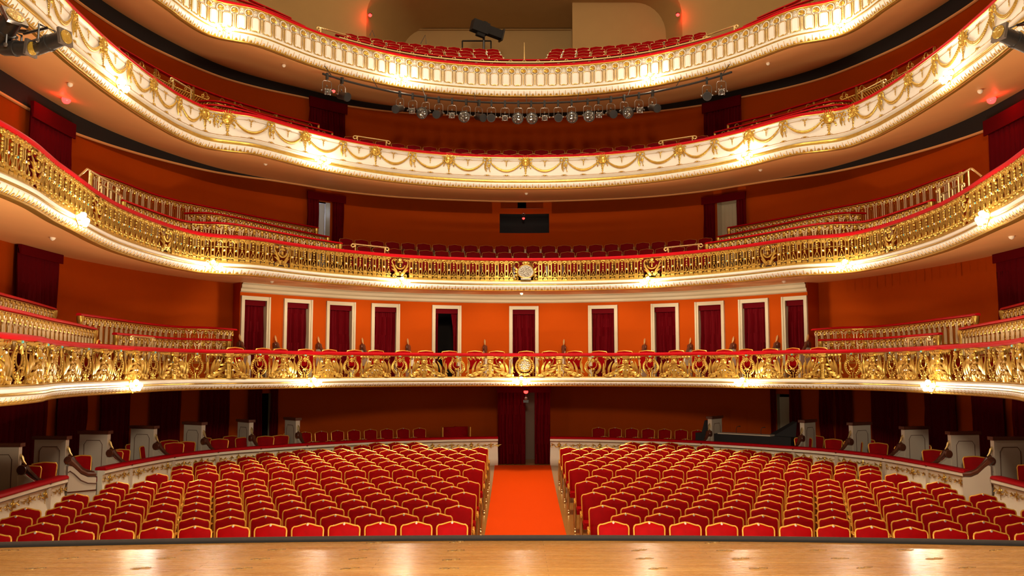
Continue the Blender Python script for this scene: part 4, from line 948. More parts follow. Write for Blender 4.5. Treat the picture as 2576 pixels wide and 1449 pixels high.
for k, (a, b) in enumerate(D1):
    t = structure(MB().sweep(W1C, [(0, 2.95), (.05, 2.95), (.05, ZD1), (0, ZD1)], a, a + .02, 'frame').build('door_%d' % (k + 1))); m = MB()
    for q0_, q1_, z0_, z1_ in ((a, a + .115, 2.99, ZD1), (b - .115, b, 2.99, ZD1), (a, b, ZD1 - .115, ZD1)):
        m.sweep(W1C, [(0, z0_), (.04, z0_), (.04, z1_), (0, z1_)], q0_, q1_, 'frame', .2, True, True)
        m.sweep(W1C, [(.04, z0_), (.065, z0_), (.065, z1_), (.04, z1_)], q0_ + (0.0 if q0_ == a else .06), q1_ - (.06 if q1_ != b else 0), 'frame', .2, True, True) if q1_ - q0_ < .2 else None
    o = m.build('door_casing', t)
    lv = None
    if k == 4: w_ = b - a; lv = [(a + .1, a + .25, 0), (b - .32, b - .1, .10)]
    curtain(W1C, -.16, a + .1, b - .1, 3.0, ZD1 - .13, 'dark red curtain in the %s doorway from left of the orange wall%s' % (ORD[k + 1], ', half open' if k == 4 else ''), 'curtains in the doorways of the orange wall', lv, .14, k, wide=.07)
def wc(C, x0, x1, pz): return C.px(x0, pz), C.px(x1, pz)
for k, (x0, x1, side) in enumerate(((25, 130, 'left'), (2530, 2640, 'right'))):
    a, b = wc(WALL, x0, x1, 5); curtain(WALL, .14, a, b, 3.0, 5.86, 'dark red curtain on the lowest tier side wall, far %s' % side, 'gallery wall curtains', seed=20 + k)
for k, (x0, x1, side) in enumerate(((57, 160, 'left'), (2505, 2620, 'right'))):
    a, b = wc(WALL, x0, x1, 8.5); curtain(WALL, .16, a, b, 6.4, 8.9, 'dark red curtain on the second tier side wall, far %s' % side, 'gallery wall curtains', val=.3, seed=24 + k)
for k, (x0, x1, i0, i1, side) in enumerate(((763, 862, 797, 831, 'left'), (1777, 1883, 1803, 1857, 'right'))):
    a, b = wc(WALL, x0, x1, 7.6); c, d = wc(WALL, i0, i1, 7.6)
    curtain(WALL, .14, a, b, 6.4, 9.0 if k == 0 else 8.95, 'dark red curtains drawn apart at the %s door of second tier' % side, 'gallery wall curtains', [(a, c, 0), (d, b, 0)], .2, 28 + k)
for k, (x0, x1, side) in enumerate(((770, 866, 'left'), (1776, 1869, 'right'))):
    a, b = wc(WALL, x0, x1, 10.8); curtain(WALL, .14, a, b, 9.3, 12.1, 'dark red curtain on third tier back wall, %s of the spotlight bar' % side, 'gallery wall curtains', val=.3, seed=32 + k)
for k, (x0, x1) in enumerate(((-30, 106), (137, 208), (248, 318), (372, 448), (500, 574))):
    a, b = wc(W0, x0, x1, 2.5); curtain(W0, .12, a, b, .5, 2.93, 'dark red curtain under the lowest balcony, %s from left edge' % ORD[k + 1], 'curtains round the stalls boxes', val=0, seed=40 + k)
for k, (x0, x1) in enumerate(((2200, 2280), (2333, 2412), (2453, 2535), (2556, 2640))):
    a, b = wc(W0, x0, x1, 2.5); curtain(W0, .12, a, b, .5, 2.93, 'dark red curtain under the lowest balcony, %s from right edge' % ORD[4 - k], 'curtains round the stalls boxes', val=0, seed=50 + k)
for nm, x0, c0, c1, x1, sd in (('left stalls door behind the boxes', 622, 658, 678, 700, 60), ('right stalls door behind the black desk', 1938, 1958, 1993, 2015, 61), ('second doorway right of the black desk', 2068, 2102, 2106, 2148, 62)):
    a, b = wc(W0, x0, x1, 2.2); c, d = wc(W0, c0, c1, 2.2)
    curtain(W0, .12, a, b, .5, 2.93, 'dark red curtain pair parted at the %s' % nm, 'curtains round the stalls boxes', [(a, c, 0), (d, b, 0)], 0, sd)
# centre entrance curtain stands between the parapet ends
CC = Curve([(-1.4, 28.95), (-.5, 28.95), (.5, 28.95), (1.4, 28.95)]); a, b = CC.px(1252, 1.8), CC.px(1384, 1.8); c, d = CC.px(1322, 1.8), CC.px(1345, 1.8)
curtain(CC, 0, a, b, .40, 2.86, 'tall dark red curtain pair hanging at the end of the carpet', None, [(a, c - .0, -.0), (d, b, 0)], .22, 70)
structure(MB().box((.32, 29.9, 1.6), (.5, .05, 2.4), 'concrete').build('door_12', smooth=False))
# doors standing open behind curtains
p, an = WALL.at(DL2[0]); q2 = WALL.at(DL2[1])[0]
m = MB(); d0 = WALL.off(DL2[0] - .5, -1.25); d1 = WALL.off(DL2[1] + .9, -1.25); m.add([(d0.x, d0.y, 6), (d1.x, d1.y, 6), (d1.x, d1.y, 9), (d0.x, d0.y, 9)], [(0, 1, 2, 3)], 'doorwhite'); structure(m.build('wall_lobby_left'))
def leafdoor(name, A, B, z0, z1, mt):
    d = B - A; L = d.length; rz = math.atan2(d.y, d.x); root = empty(name, (A.x, A.y, z0), rz); root['kind'] = 'structure'; H = z1 - z0
    MB().box((L / 2, 0, H / 2), (L, .05, H), mt).build('leaf', root, smooth=False)
    m = MB()
    for x in (.28, .72): m.tube([(L * (x - .12), -.03, .25), (L * (x + .12), -.03, .25), (L * (x + .12), -.03, H - .2), (L * (x - .12), -.03, H - .2)], .012, mt, 4, closed=True)
    m.build('panel_moulding', root); MB().ball((L * .93, -.06, H * .45), .03, 'brass').build('knob', root)
A = WALL.off(DL2[1] - .02, -.34); B = WALL.off(DL2[0] + .12, -.95); leafdoor('door_13', A, B, 6.4, zl2 - .05, 'doorwhite')
A = WALL.off(DR2[0], -.32); B = WALL.off(DR2[0] + (DR2[1] - DR2[0]) * .80, -.34); leafdoor('door_14', A, B, 6.4, zr2 - .02, 'frame')
m = MB(); d0 = WALL.off(DR2[0] - .5, -1.25); d1 = WALL.off(DR2[1] + .9, -1.25); m.add([(d0.x, d0.y, 6), (d1.x, d1.y, 6), (d1.x, d1.y, 9), (d0.x, d0.y, 9)], [(0, 1, 2, 3)], 'doorwhite'); structure(m.build('wall_lobby_right'))
for D in (DL2, DR2):
    e = WALL.off((D[0] + D[1]) / 2, -.8); lamp('lobby_light', (e.x, e.y, 8.6), 26 if D is DL2 else 16, (.82, .88, 1), .15)
A = W0.off(h0, -.25); B = W0.off(h0 + .35, -.35); leafdoor('door_15', A, B, .5, 2.5, 'frame')
A = W0.off(g0 + .02, -.2); B = W0.off(g0 + .12, -.5); leafdoor('door_16', A, B, .5, 2.55, 'greywhite')
# flush service door in the stalls wall
m = MB(); a, b = wc(W0, 1838, 1880, 1.9); zz = at_y(1860, 1030, W0.at(a)[0].y).z
for q in (a, b): m.sweep(W0, [(0, .5), (.012, .5), (.012, zz), (0, zz)], q - .012, q + .012, 'wall', .1, True, True)
m.sweep(W0, [(0, zz - .02), (.012, zz - .02), (.012, zz), (0, zz)], a, b, 'wall', .1, True, True); structure(m.build('door_17'))
# ------------------------------------------------------------------ projection window
m = MB(); y = WALL.at(0)[0].y; A = WALL.off(qw0, -.3); B = WALL.off(qw1, -.3); zc = (wn[0] + wn[1]) / 2
m.add([(A.x - .5, A.y + .6, wn[1] - .4), (B.x + .5, B.y + .6, wn[1] - .4), (B.x + .5, B.y + .6, wn[0] + .4), (A.x - .5, A.y + .6, wn[0] + .4)], [(0, 1, 2, 3)], 'black')
m.sweep(WALL, [(0, wn[1]), (-.3, wn[1])], qw0, qw1, 'black'); m.sweep(WALL, [(0, wn[0]), (-.3, wn[0])], qw0, qw1, 'black')
structure(m.build('window_1'))
def redlamp(loc, r, lab, pw=1.2):
    root = empty('signal_lamp', loc, 0, lab, 'lamp', 'small red signal lamps'); MB().ball((0, 0, 0), r, 'redlamp', 8, 6).build('bulb', root)
    MB().lathe([(r * .9, 0), (r * 1.15, r * .4), (r * .8, r * .8)], 'blackmetal', (0, 0, r * .3), 10).build('cap', root)
    if pw: lamp('signal_light', (loc[0], loc[1] - r * 2.5, loc[2] - r), pw, (1, .03, .02), .03)
v = at_y(1317, 549, 31.2); redlamp(v, .045, 'red lamp glowing inside the black projection window', .6)
m = MB(); m.tube(arc(0, 0, .05, 0, 360, 14), .008, 'steel', 5); v = at_y(1317, 540, 31.25); o = m.build('lens_ring'); o.location = v; tag(o, 'thin pale ring of a lens above the red lamp in the black window', 'projector')
v = at_y(931, 38, 33.5); redlamp(v, .07, 'red lamp on left edge of the gallery recess arch', 14)
v = at_y(1705, 37, 33.5); redlamp(v, .07, 'red lamp on right edge of the gallery recess arch', 14)
v = at_z(167, 250, 9.10); redlamp(v, .10, 'red lamp under the third balcony, far left', 4)
v = at_z(2494, 250, 9.10); redlamp(v, .10, 'red lamp under the third balcony, far right', 4)
v = at_y(839, 229, 24.4); redlamp(v, .05, 'red lamp beside leftmost spotlight on the bar', .6)
v = at_y(1323, 985, 28.3); redlamp(v, .07, 'red lamp above the centre aisle curtain', 1.0)
cam_ = empty('surveillance_camera', at_y(1323, 1003, 28.3), 0, 'small dark camera device hanging over centre aisle curtain', 'camera')
MB().box((0, 0, -.08), (.16, .14, .08), 'blackmetal').build('body', cam_); MB().lathe([(.05, 0), (.05, .05), (.03, .06)], 'steel', (0, -.06, .02), 12, (0, -1, -.2)).build('lens', cam_); MB().tube([(0, 0, .0), (0, 0, .28)], .02, 'blackmetal').build('bracket', cam_)
# soffit detectors
dp = Proto(tag(MB().lathe([(.05, 0), (.055, -.03), (.04, -.06), (0.012, -.075), (0, -.08)][::-1], 'cream', (0, 0, 0), 12).build('smoke_detector'), 'x', 'smoke detector', 'round detectors under the balconies'))
for t, lst in ((4, (714, 168, 1932, 163)), (3, (176, 217, 668, 415, 1324, 489, 1913, 430, 2466, 234)), (2, (132, 603, 684, 711, 1312, 741, 1972, 711, 2545, 600))):
    L = [(lst[i], lst[i + 1]) for i in range(0, len(lst), 2)]
    for k, (x, y) in enumerate(L):
        v = at_z(x, y, Z[t][1] + {4: .14, 3: .12, 2: .05}[t]); dp.put((v.x, v.y, v.z + .06), 0, None, 'pale round detector under the %s balcony, %s from left' % (FRONT[t], ORD[k + 1]))
# ------------------------------------------------------------------ stepped balustrades behind the fronts
def bal_mesh(h=.50):
    m = MB()
    for sx in (-1, 1):
        m.box((sx * .036, 0, .26), (.020, .022, .40), 'palegold'); m.tube([(sx * .036, -.005, .42), (sx * .07, -.005, .48), (sx * .075, -.005, .54)], .012, 'palegold', 5)
        m.tube([(sx * .036 + .145, 0, .06), (sx * .036 + .145, 0, .36), (.145, 0, .41)], .007, 'gold', 4)
    m.tube(arc(0, .52, .05, 180, 360, 8, -.01), .013, 'palegold', 5); m.ball((0, -.02, .535), .036, 'gold', 7, 5, (1, .6, 1))
    m.ball((.145, -.01, .52), .05, 'gold', 7, 5, (1.1, .5, .9)); m.ball((.145, -.015, .455), .03, 'gold', 6, 4); m.ball((.11, -.01, .48), .022, 'gold', 5, 4); m.ball((.18, -.01, .48), .022, 'gold', 5, 4)
    m.ball((0, -.01, .08), .022, 'gold', 6, 4); m.box((.07, 0, .03), (.29, .02, .025), 'gold'); m.box((.07, 0, .575), (.29, .02, .018), 'gold')
    return m.build('baluster')
balP = Proto(bal_mesh())
postP = Proto(MB().lathe([(.045, 0), (.05, .05), (.032, .12), (.045, .3), (.04, .42), (.065, .50), (.07, .57), (.07, .60)], 'gold', (0, 0, 0), 10).build('end_post'))
def balustrade(pts, z, lab, ends=(1, 1), lattice=False):
    C = Curve(pts, origin=False); root = empty('balustrade', (0, 0, 0), 0, lab, 'balustrade', 'stepped balustrades behind the balcony fronts')
    zb = z - .66; velvet_rail(C, z, -.02, C.s1, root, .07, .05)
    if lattice:
        m = MB(); n = int(C.s1 / .085)
        for k in range(n):
            for dz in (0, 1):
                a = C.off(k * .085, 0); b = C.off((k + 1) * .085, 0)
                for r in range(3):
                    z0 = zb + .10 + r * .10; z1 = z0 + .10
                    m.tube([(a.x, a.y, z0 if dz else z1), (b.x, b.y, z1 if dz else z0)], .009, 'gold', 3, cap=False)
        m.build('lattice', root); m = MB()
        m.sweep(C, [(.015, zb + .42), (-.015, zb + .42), (-.015, zb + .40), (.015, zb + .40)], 0, C.s1, 'gold', .2, True, True)
        m.build('lower_rail', root)
        n = int(C.s1 / .62)
        for k in range(n):
            q = (k + .5) * C.s1 / n; p, a = C.at(q); rp = MB(); rp.tube(arc(0, .53, .065, 0, 360, 12), .010, 'gold', 5)
            for sx in (-1, 1): rp.tube(arc(sx * .10, .475, .035, 0, 360, 8), .012, 'gold', 4)
            o = rp.build('ring_scroll', root); o.location = (p.x, p.y, zb - 0.0); o.rotation_euler = (0, 0, a)
        for q in samples(.0, C.s1, 1.86): p = C.off(q, 0); m = MB().box((p.x, p.y, zb + .30), (.05, .05, .66), 'gold').build('post', root)
        return
    n = max(1, round((C.s1 - .2) / .29))
    for k in range(n):
        q = .14 + (k + .25) * (C.s1 - .28) / n; p, a = C.at(q); balP.put((p.x, p.y, zb + .01), a, root)
    for e, q in zip(ends, (.05, C.s1 - .07)):
        if e: p, a = C.at(q); postP.put((p.x, p.y, zb - .0), a, root)
def mir(P): return [(-x, y) for x, y in P[::-1]]
def fp(lst, z): return [tuple(at_z(x, y, z).xy) for x, y in lst]
B2A = fp([(307, 500), (367, 522), (430, 544), (467, 554), (500, 557), (545, 558), (600, 563), (700, 582), (780, 597), (860, 610)], 7.02)
B2B = fp([(464, 534), (500, 533), (540, 535), (620, 550), (720, 572), (828, 594)], 7.42)
B2C = fp([(226, 426), (300, 452), (377, 482), (440, 500), (501, 513), (590, 531), (668, 547), (800, 571)], 7.82)
B1A = fp([(-60, 752), (0, 768), (60, 782), (120, 797), (180, 810), (240, 824)], 4.23); B1A2 = fp([(290, 836), (360, 842), (440, 849), (510, 851), (582, 853)], 4.15)
B1B = fp([(-60, 716), (0, 735), (70, 754), (138, 774)], 4.60); B1B2 = fp([(200, 787), (270, 797), (330, 806), (400, 815), (460, 820), (530, 822), (594, 827)], 4.50)
B3A = fp([(511, 262), (554, 263), (622, 278), (700, 301), (760, 319), (860, 346)], 10.09); B3B = fp([(497, 252), (545, 252), (590, 262), (640, 279), (740, 306), (836, 331)], 10.39)
B3C = fp([(299, 114), (340, 138), (370, 156), (440, 194), (500, 219), (560, 242), (640, 267), (720, 291), (802, 311)], 10.74)
B4A = fp([(560, -16), (622, 3), (680, 26), (724, 44), (766, 64)], 12.85); B4B = fp([(600, -20), (640, 2), (690, 24), (731, 43)], 13.1)
for nm, P, z, lab, en, la in (('a', B2A, 7.02, 'front stepped balustrade of gilt balusters, second tier', (1, 1), 0), ('b', B2B, 7.42, 'middle stepped balustrade of gilt balusters, second tier', (0, 1), 0), ('c', B2C, 7.82, 'back stepped balustrade of gilt balusters, second tier', (1, 1), 0),
                          ('d', B1A, 4.23, 'front balustrade nearest the stage, lowest tier', (0, 1), 0), ('e', B1A2, 4.15, 'front balustrade beside the orange wall, lowest tier', (1, 1), 0), ('f', B1B, 4.60, 'back balustrade nearest the stage, lowest tier', (0, 1), 0), ('g', B1B2, 4.50, 'back balustrade beside the orange wall, lowest tier', (1, 0), 0),
                          ('h', B3A, 10.09, 'front gilt lattice rail, third tier', (0, 0), 1), ('i', B3B, 10.39, 'middle gilt lattice rail, third tier', (0, 0), 1), ('j', B3C, 10.74, 'back gilt lattice rail with rings, third tier', (0, 0), 1),
                          ('k', B4A, 12.85, 'lower inner gilt rail, topmost tier', (0, 0), 1), ('l', B4B, 13.1, 'upper inner gilt rail, topmost tier', (0, 0), 1)):
    balustrade(P, z, lab + ', left side', en, la); balustrade(mir(P), z, lab + ', right side', en[::-1], la)
# centre inner rail of the top gallery with its metal tube
root = empty('gallery_rail', (0, 0, 0), 0, 'second red rail with pale metal tube behind the topmost front', 'rail')
a, b = T4.px(872, 12.9), T4.px(1772, 12.9); velvet_rail(Curve([tuple(T4.off(q, -.50)) for q in samples(a, b, .4)], origin=False), 12.93, 0, b - a, root, .08, .05)
m = MB(); m.tube([(T4.off(q, -.34).x, T4.off(q, -.34).y, 12.77) for q in samples(a, b, .25)], .03, 'brass', 8); m.build('metal_tube', root)
for q in samples(a + .2, b - .2, .42): p, an = T4.at(q); p = T4.off(q, -.33); m = MB(); m.tube(arc(0, 0, .05, 0, 180, 8), .008, 'brass', 5); o = m.build('bracket', root); o.location = (p.x, p.y, 12.79); o.rotation_euler = (0, 0, an)
o = MB().tube([(0, 0, 0), (0, 0, .55)], [.018, .006], 'brass').build('flag_post'); v = at_y(1319, 150, 27.2); o.location = v; tag(o, 'slim pale upright rod at centre of the topmost rail', 'rod')
# brass handrails
def handrail(A, B, drop, lab, curl=(1, 1), posts=2, extra=None):
    root = empty('handrail', (0, 0, 0), 0, lab, 'handrail', 'pale brass handrails on the balconies'); A = Vector(A); B = Vector(B)
    MB().tube([A, B], .022, 'brass', 8).build('bar', root); d = (B - A).normalized()
    for e, P, s_ in ((curl[0], A, -1), (curl[1], B, 1)):
        if not e: continue
        pts = [P + d * s_ * (.055 * math.sin(R(t))) + Vector((0, 0, -.055 + .055 * math.cos(R(t)))) * (1 - t / 900) for t in range(0, 391, 30)]
        MB().tube(pts, .018, 'brass', 6).build('scroll', root)
    for k in range(posts):
        f = .07 + .86 * k / max(1, posts - 1); P = A.lerp(B, f); MB().tube([P, P - Vector((0, 0, drop))], .018, 'brass', 6).build('post', root)
    if extra:
        MB().tube([A, extra], .022, 'brass', 8).build('bar', root)
handrail(at_y(893, 342, 25.6), at_y(977, 355, 26.1), .5, 'brass handrail on third balcony rail, left of centre'); handrail(at_y(1662, 355, 26.1), at_y(1748, 342, 25.6), .5, 'brass handrail on third balcony rail, right of centre')
handrail(at_y(888, 614, 25.6), at_y(974, 623, 26.1), .5, 'brass handrail on second balcony rail, left of centre'); handrail(at_y(1675, 623, 26.1), at_y(1763, 614, 25.6), .5, 'brass handrail on second balcony rail, right of centre')
handrail(at_y(801, 68, 24.3), at_y(879, 91, 25.4), .45, 'brass handrail on topmost balcony rail, left of centre'); handrail(at_y(1773, 91, 25.2), at_y(1853, 63, 24.1), .45, 'brass handrail on topmost balcony rail, right of centre')
handrail(at_y(331, 846, 19.2), at_y(387, 850, 20.6), .4, 'brass handrail among lowest tier side boxes, left'); handrail(at_y(2281, 851, 20.0), at_y(2337, 847, 19.0), .4, 'brass handrail among lowest tier side boxes, right')
handrail(at_y(219, 425, 17.3), at_y(298, 472, 19.0), .9, 'long brass stair handrail behind second balcony, left', (0, 1), 4, at_y(196, 446, 17.2)); handrail(at_y(251, 463, 18.0), at_y(305, 492, 19.2), .6, 'short brass stair handrail behind second balcony, left', (1, 1), 3)
handrail(at_y(2358, 475, 19.0), at_y(2443, 424, 17.3), .9, 'long brass stair handrail behind second balcony, right', (1, 0), 4); handrail(at_y(2370, 488, 19.2), at_y(2424, 461, 18.0), .6, 'short brass stair handrail behind second balcony, right', (1, 1), 3)
handrail(at_y(2470, 444, 17.2), at_y(2445, 424, 17.3), .1, 'sloping brass stair rail end behind second balcony, right', (0, 0), 0)
handrail(at_z(432, 196, 10.3), at_z(484, 228, 10.3), .7, 'brass handrail before gilt lattice of third tier, left', (1, 0), 2); handrail(at_z(2164, 232, 10.3), at_z(2226, 200, 10.3), .7, 'brass handrail before gilt lattice of third tier, right', (0, 1), 2)
# ------------------------------------------------------------------ spotlight bar under the topmost balcony
BAR = Curve([tuple(T4.off(q, .5)) for q in samples(-9, 9, .5)]); a, b = BAR.px(812, 11.24), BAR.px(1841, 11.24)
root = empty('lighting_bar', (0, 0, 0), 0, 'long curved black pipe hanging below the topmost balcony', 'lighting bar')
MB().tube([(*BAR.at(q)[0], 11.24) for q in samples(a, b, .2)], .03, 'blackmetal', 8).build('pipe', root)
for q in samples(a + .3, b - .3, 1.6): p = BAR.at(q)[0]; r_ = BAR.off(q, -.3); MB().tube([(p.x, p.y, 11.26), (r_.x, r_.y, 11.6)], .012, 'blackmetal').build('hanger', root)
def spotlight(kind):
    root = empty('spotlight', (0, 0, 0)); m = MB(); m.box((0, 0, -.02), (.05, .07, .14), 'blackmetal'); m.tube([(0, 0, -.08), (0, 0, -.13)], .012, 'steel'); m.build('clamp', root)
    w_ = {'L': .10, 'B': .10, 'S': .10}[kind]
    m = MB(); m.tube([(-w_, 0, -.36), (-w_, 0, -.17), (-w_ + .03, 0, -.13), (w_ - .03, 0, -.13), (w_, 0, -.17), (w_, 0, -.36)], .007, 'steel', 5)
    for sx in (-1, 1): m.ball((sx * (w_ + .02), 0, -.36), .022, 'steel', 6, 4)
    m.build('yoke', root); ax = Vector((.0, -1, -.35)).normalized(); c = Vector((0, .08, -.34))
    if kind == 'L':
        MB().lathe([(.04, -.05), (.075, -.02), (.085, .14), (.10, .20), (.135, .26), (.14, .31), (.13, .315)], 'blackmetal', c, 16, ax).build('body', root)
        e = c + ax * .30; MB().lathe([(.125, 0), (.11, .02), (.06, .035), (0, .04)], 'lens', e, 18, ax).build('lens', root); MB().tube([e + Vector((0, 0, .0)) + Vector((.135 * math.cos(t), 0, 0)) + ax.cross(Vector((1, 0, 0))) * (.135 * math.sin(t)) for t in [k * PI / 9 for k in range(18)]], .007, 'steel', 5, closed=True).build('lens_ring', root)
    elif kind == 'B':
        MB().lathe([(.05, -.05), (.085, 0), (.085, .22), (.10, .24), (.10, .30)], 'blackmetal', c, 14, ax).build('body', root); e = c + ax * .303; MB().lathe([(.092, 0), (.05, .004), (0, .005)], 'black', e, 14, ax).build('lens', root)
    else:
        MB().lathe([(.03, -.03), (.06, 0), (.065, .10), (.07, .16)], 'steel', c, 12, ax).build('body', root); e = c + ax * .16
        m = MB(); m.lathe([(.06, 0), (.03, .02), (0, .025)], 'lens', e, 12, ax)
        for k in range(4): t = PI / 4 + k * PI / 2; m.ball(e + Vector((.08 * math.cos(t), 0, .08 * math.sin(t))), .022, 'steel', 5, 4)
        m.build('lens', root)
    for k in range(1): MB().tube([(.0, 0, -.26), (.0, .03, -.22)], .02, 'steel').build('handle', root)
    return root
SP = {k: Proto(tag(spotlight(k), 'x', 'spotlight', 'spotlights on the curved bar')) for k in 'LBS'}
nmk = {'L': 'large dark glass lensed spotlight', 'B': 'black barrel spotlight', 'S': 'small silver spotlight'}
for k, (x, kd, yaw) in enumerate([(823, 'S', .5), (861, 'B', .9), (1006, 'B', -.4), (1038, 'S', -.1), (1070, 'L', -.35), (1104, 'B', -.2), (1137, 'S', 0), (1172, 'L', -.2), (1204, 'B', .6), (1236, 'B', 0), (1270, 'S', 0), (1305, 'L', -.1), (1337, 'L', .1), (1370, 'S', 0), (1403, 'B', 0), (1437, 'L', 0), (1477, 'L', .1), (1506, 'S', .1), (1537, 'B', .2), (1571, 'L', .35), (1607, 'S', .1), (1642, 'B', .4), (1778, 'B', -.2), (1814, 'S', -.2)]):
    q = BAR.px(x, 11.2); p, an = BAR.at(q); SP[kd].put((p.x, p.y, 11.24), yaw, None, scale=(1.22,) * 3, label= '%s on the curved bar, %s fixture from the left' % (nmk[kd], ORD[k + 1]))
# ------------------------------------------------------------------ large profile spots at the frame edges
def profile_spot(A, B, r, lab, pole):
    A = Vector(A); B = Vector(B); d = (A - B).normalized(); L = (A - B).length; root = empty('profile_spotlight', B, 0, lab, 'spotlight', 'profile spotlights beside the stage')
    o = MB().lathe([(r * .7, -.02), (r, .03), (r, L * .45), (r * 1.08, L * .46), (r * 1.08, L * .52), (r * .95, L * .53), (r * .95, L * .93)], 'blackmetal', (0, 0, 0), 14, d).build('body', root)
    x = d.cross(Vector((0, 0, 1))).normalized(); u = x.cross(d).normalized(); e = d * L * .93
    def sq(k, h): return [e + d * h + x * (k * a_) + u * (k * b_) for a_, b_ in ((-1, -1), (1, -1), (1, 1), (-1, 1))]
    m = MB(); V = sq(r * 1.02, 0) + sq(r * 1.02, .03); m.add(V, [(0, 3, 2, 1), (4, 5, 6, 7), (0, 1, 5, 4), (1, 2, 6, 5), (2, 3, 7, 6), (3, 0, 4, 7)], 'steel'); m.build('gel_frame', root)
    MB().lathe([(r * .88, 0), (r * .86, .006), (0, .008)], 'amber', e + d * .032, 16, d).build('gel', root)
    m = MB(); c = d * L * .4
    m.tube([c + x * r * 1.25, c + x * r * 1.25 + Vector((0, 0, .16)), c - x * r * 1.25 + Vector((0, 0, .16)), c - x * r * 1.25], .011, 'blackmetal', 6); m.ball(c + x * r * 1.35, .022, 'steel', 6, 4); m.ball(c - x * r * 1.35, .022, 'steel', 6, 4)
    m.tube([c + Vector((0, 0, .16)), Vector(pole) - B], .014, 'blackmetal', 6); m.build('yoke', root)
pl = at_y(-40, 60, 8.8); pl2 = at_y(-40, 130, 8.8)
profile_spot(at_y(166, 93, 8.38), at_y(84, 122, 8.5), .078, 'black profile spotlight pointing right at upper left edge', at_y(60, 85, 8.6))
profile_spot(at_y(80, 122, 8.42), at_y(4, 121, 8.5), .074, 'black profile spotlight lying level below the others at upper left', at_y(10, 80, 8.6))
profile_spot(at_y(38, 40, 8.35), at_y(-14, 112, 8.5), .10, 'black profile spotlight tilted steeply at the top left corner', at_y(0, 20, 8.8))
profile_spot(at_y(2512, 81, 8.38), at_y(2594, 118, 8.5), .078, 'black profile spotlight at the upper right edge', at_y(2600, 60, 8.8))
for sg, x, nm in ((-1, -30, 'left'), (1, 2612, 'right')):
    root = empty('lighting_pipe', (0, 0, 0), 0, 'dark steel pipe carrying the profile spotlights, %s edge' % nm, 'pipe'); A = at_y(x, -60, 8.8); B = at_y(x, 180, 8.8)
    MB().tube([A, B], .03, 'blackmetal', 8).build('upright', root)
    if sg < 0: MB().tube([at_y(x, 70, 8.8), at_y(70, 80, 8.6)], .02, 'blackmetal', 8).build('side_arm', root)
# ------------------------------------------------------------------ follow spot in the top gallery
yf = 32.0; A = at_y(1188, 62, yf - .3); B = at_y(1268, 92, yf + .2); root = empty('follow_spot', A, 0, 'long black follow spotlight on a stand above the top gallery seats', 'follow spot')
d = (B - A); L = d.length; d.normalize(); u = Vector((0, 0, 1)); n_ = d.cross(Vector((0, 1, 0))).normalized()
def obox(m, c, ax, sx_, sy_, sz_, mt):
    x = ax.normalized(); y = Vector((0, 1, 0)); y = (y - x * y.dot(x)).normalized(); z = x.cross(y); V = [c + x * i * sx_ / 2 + y * j * sy_ / 2 + z * k * sz_ / 2 for k in (-1, 1) for i, j in ((-1, -1), (1, -1), (1, 1), (-1, 1))]
    m.add(V, [(0, 3, 2, 1), (4, 5, 6, 7), (0, 1, 5, 4), (1, 2, 6, 5), (2, 3, 7, 6), (3, 0, 4, 7)], mt)
m = MB(); obox(m, d * .30, d, .62, .36, .40, 'black'); obox(m, d * .78, d, .75, .30, .30, 'black'); obox(m, d * .5 - n_ * .0 + Vector((0, 0, .22)), d, .14, .2, .10, 'black'); obox(m, d * .32 - Vector((0, 0, .26)), d, .30, .2, .14, 'black'); m.build('body', root, smooth=False)
obox(m := MB(), d * 1.18, d, .06, .34, .42, 'blackmetal'); m.build('lens_hood', root, smooth=False)
m = MB(); base = at_y(1217, 135, yf) - A; top = at_y(1217, 78, yf) - A; m.tube([top, base], .045, 'blackmetal', 8); m.build('stand', root)
m = MB(); P = [at_y(1163, 122, yf + .3), at_y(1163, 103, yf + .3), at_y(1235, 103, yf + .3), at_y(1235, 122, yf + .3)]
for i in range(3): m.tube([P[i] - A, P[i + 1] - A], .03, 'blackmetal', 6)
m.build('rear_frame', root)
root = empty('cable_stand', (0, 0, 0), 0, 'bent thin grey tubes standing in the top gallery recess', 'stand')
for xs_ in (((1058, 110), (1070, 88), (1072, 110)), ((930, 90), (936, 76), (942, 92))):
    MB().tube([at_y(x, y, 33.2) for x, y in xs_], .018, 'steel').build('tube', root)
# ------------------------------------------------------------------ draped control desk in the right stalls box
yd = 25.9
def dk(px, py, y=yd): return at_y(px, py, y)
root = empty('control_desk', (0, 0, 0), 0, 'long black draped desk with two gooseneck lamps behind the right parapet', 'desk')
zt_ = 1.92 - .0
p0, a0 = place_on(PARC[-1.0], 1762, 0, 1.4); p1, a1 = place_on(PARC[-1.0], 2000, 0, 1.4); d = p1 - p0; L = d.length; rz = math.atan2(d.y, d.x); c = (p0 + p1) / 2
zt_ = at_y(1880, 1093, c.y).z
m = MB(); m.box((c.x, c.y, (zt_ + .45) / 2), (L, .55, zt_ - .45), 'black', rz); m.build('draped_table', root, smooth=False)
zz = at_y(1800, 1052, p0.y).z; q_ = p0.lerp(p1, .12); m = MB(); m.box((q_.x, q_.y, (zz + zt_) / 2 - .05), (.42, .4, zz - zt_), 'black', rz, .6); m.build('draped_monitor', root, smooth=False)
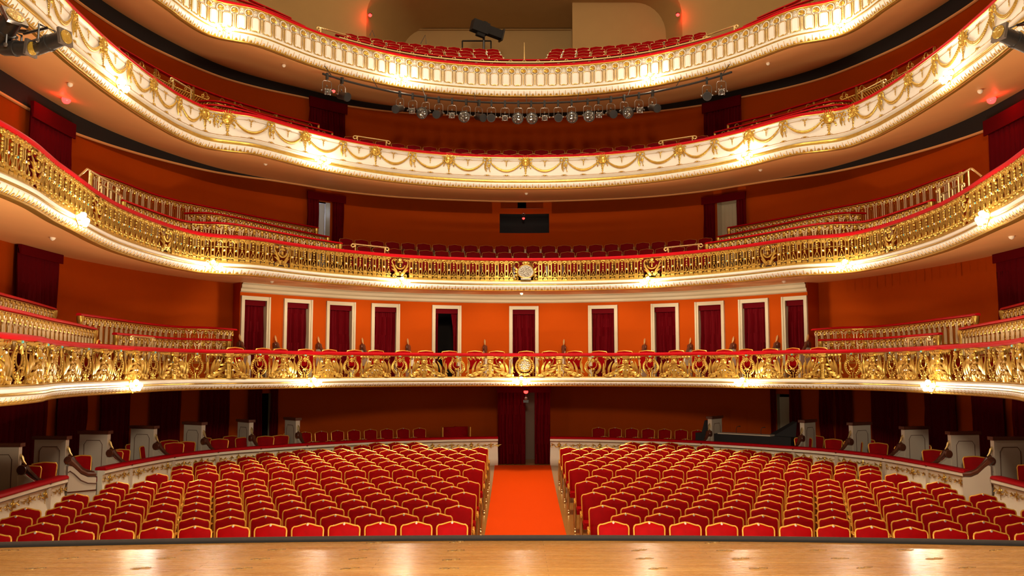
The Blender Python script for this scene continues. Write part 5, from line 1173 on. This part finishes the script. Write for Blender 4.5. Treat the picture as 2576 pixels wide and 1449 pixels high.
q_ = p0.lerp(p1, .93); zz = at_y(2005, 1062, p1.y).z; m = MB(); m.add([(p0.lerp(p1, .78).x, p0.lerp(p1, .78).y, zt_ - .02), (p1.x, p1.y, zt_ - .3), (p1.x + .1, p1.y + .1, zz), (p1.x + .1, p1.y + .5, zz), (p1.x, p1.y + .5, zt_ - .3), (p0.lerp(p1, .78).x, p0.lerp(p1, .78).y + .5, zt_ - .02)], [(0, 1, 2), (3, 4, 5), (0, 2, 3, 5), (1, 4, 3, 2), (0, 5, 4, 1)], 'black'); m.build('draped_cover', root, smooth=False)
m = MB(); q_ = p0.lerp(p1, .5); m.box((q_.x, q_.y - .1, zt_ + .015), (L * .55, .4, .03), 'greywhite', rz); m.build('console_panel', root, smooth=False)
for f in (.40, .66): q_ = p0.lerp(p1, f); MB().tube([(q_.x, q_.y, zt_), (q_.x, q_.y, zt_ + .14), (q_.x + .03, q_.y, zt_ + .22), (q_.x + .13, q_.y, zt_ + .23)], [.008, .008, .008, .016], 'blackmetal', 6).build('gooseneck_lamp', root)
# ------------------------------------------------------------------ stage edge roll and floor hooks
m = MB(); P = [(x, y + .04, 1.617) for x, y in edge]; m.tube(P, .029, 'rubber', 10); root = empty('stage_edge_roll', (0, 0, 0), 0, 'dark grey padded roll along the front edge of the stage', 'edge roll'); m.build('roll', root)
m = MB(); m.tube([(x, y - .012, 1.604) for x, y in edge], .016, 'black', 6); m.build('seam_strip', root)
hooks = [(25, 1384), (245, 1383), (172, 1404), (90, 1430), (478, 1384), (417, 1404), (354, 1429), (696, 1383), (655, 1406), (610, 1430), (942, 1365), (925, 1383), (900, 1405), (880, 1430), (1150, 1363), (1147, 1385), (1135, 1408), (1130, 1430), (1622, 1405), (1655, 1430), (1608, 1384), (1792, 1365), (1824, 1385), (1863, 1405), (1908, 1430), (2058, 1384), (2113, 1405), (2175, 1428), (2277, 1383), (2350, 1405), (2433, 1428), (2505, 1384)]
def hook():
    m = MB()
    for sx in (-1, 1): m.tube([(sx * .035 + .032 * math.cos(R(t)), sx * .012 + .02 * math.sin(R(t)), .002) for t in range(0 if sx > 0 else 180, 331 if sx > 0 else 511, 30)], .0035, 'brass', 4)
    m.tube([(-.085, -.02, .002), (.085, .02, .002)], .0025, 'steel', 4); return m.build('floor_socket')
hp = Proto(tag(hook(), 'x', 'floor fitting', 'small brass rope fittings in the stage boards'))
hooks.sort()
for k, (x, y) in enumerate(hooks): v = at_z(x, y, 1.601); hp.put((v.x, v.y, 1.601), random.uniform(-.2, .2), None, 'small curled brass fitting sunk in the stage boards, %s from left' % ORD[k + 1] if k < 31 else 'small curled brass fitting sunk in the stage boards, rightmost')
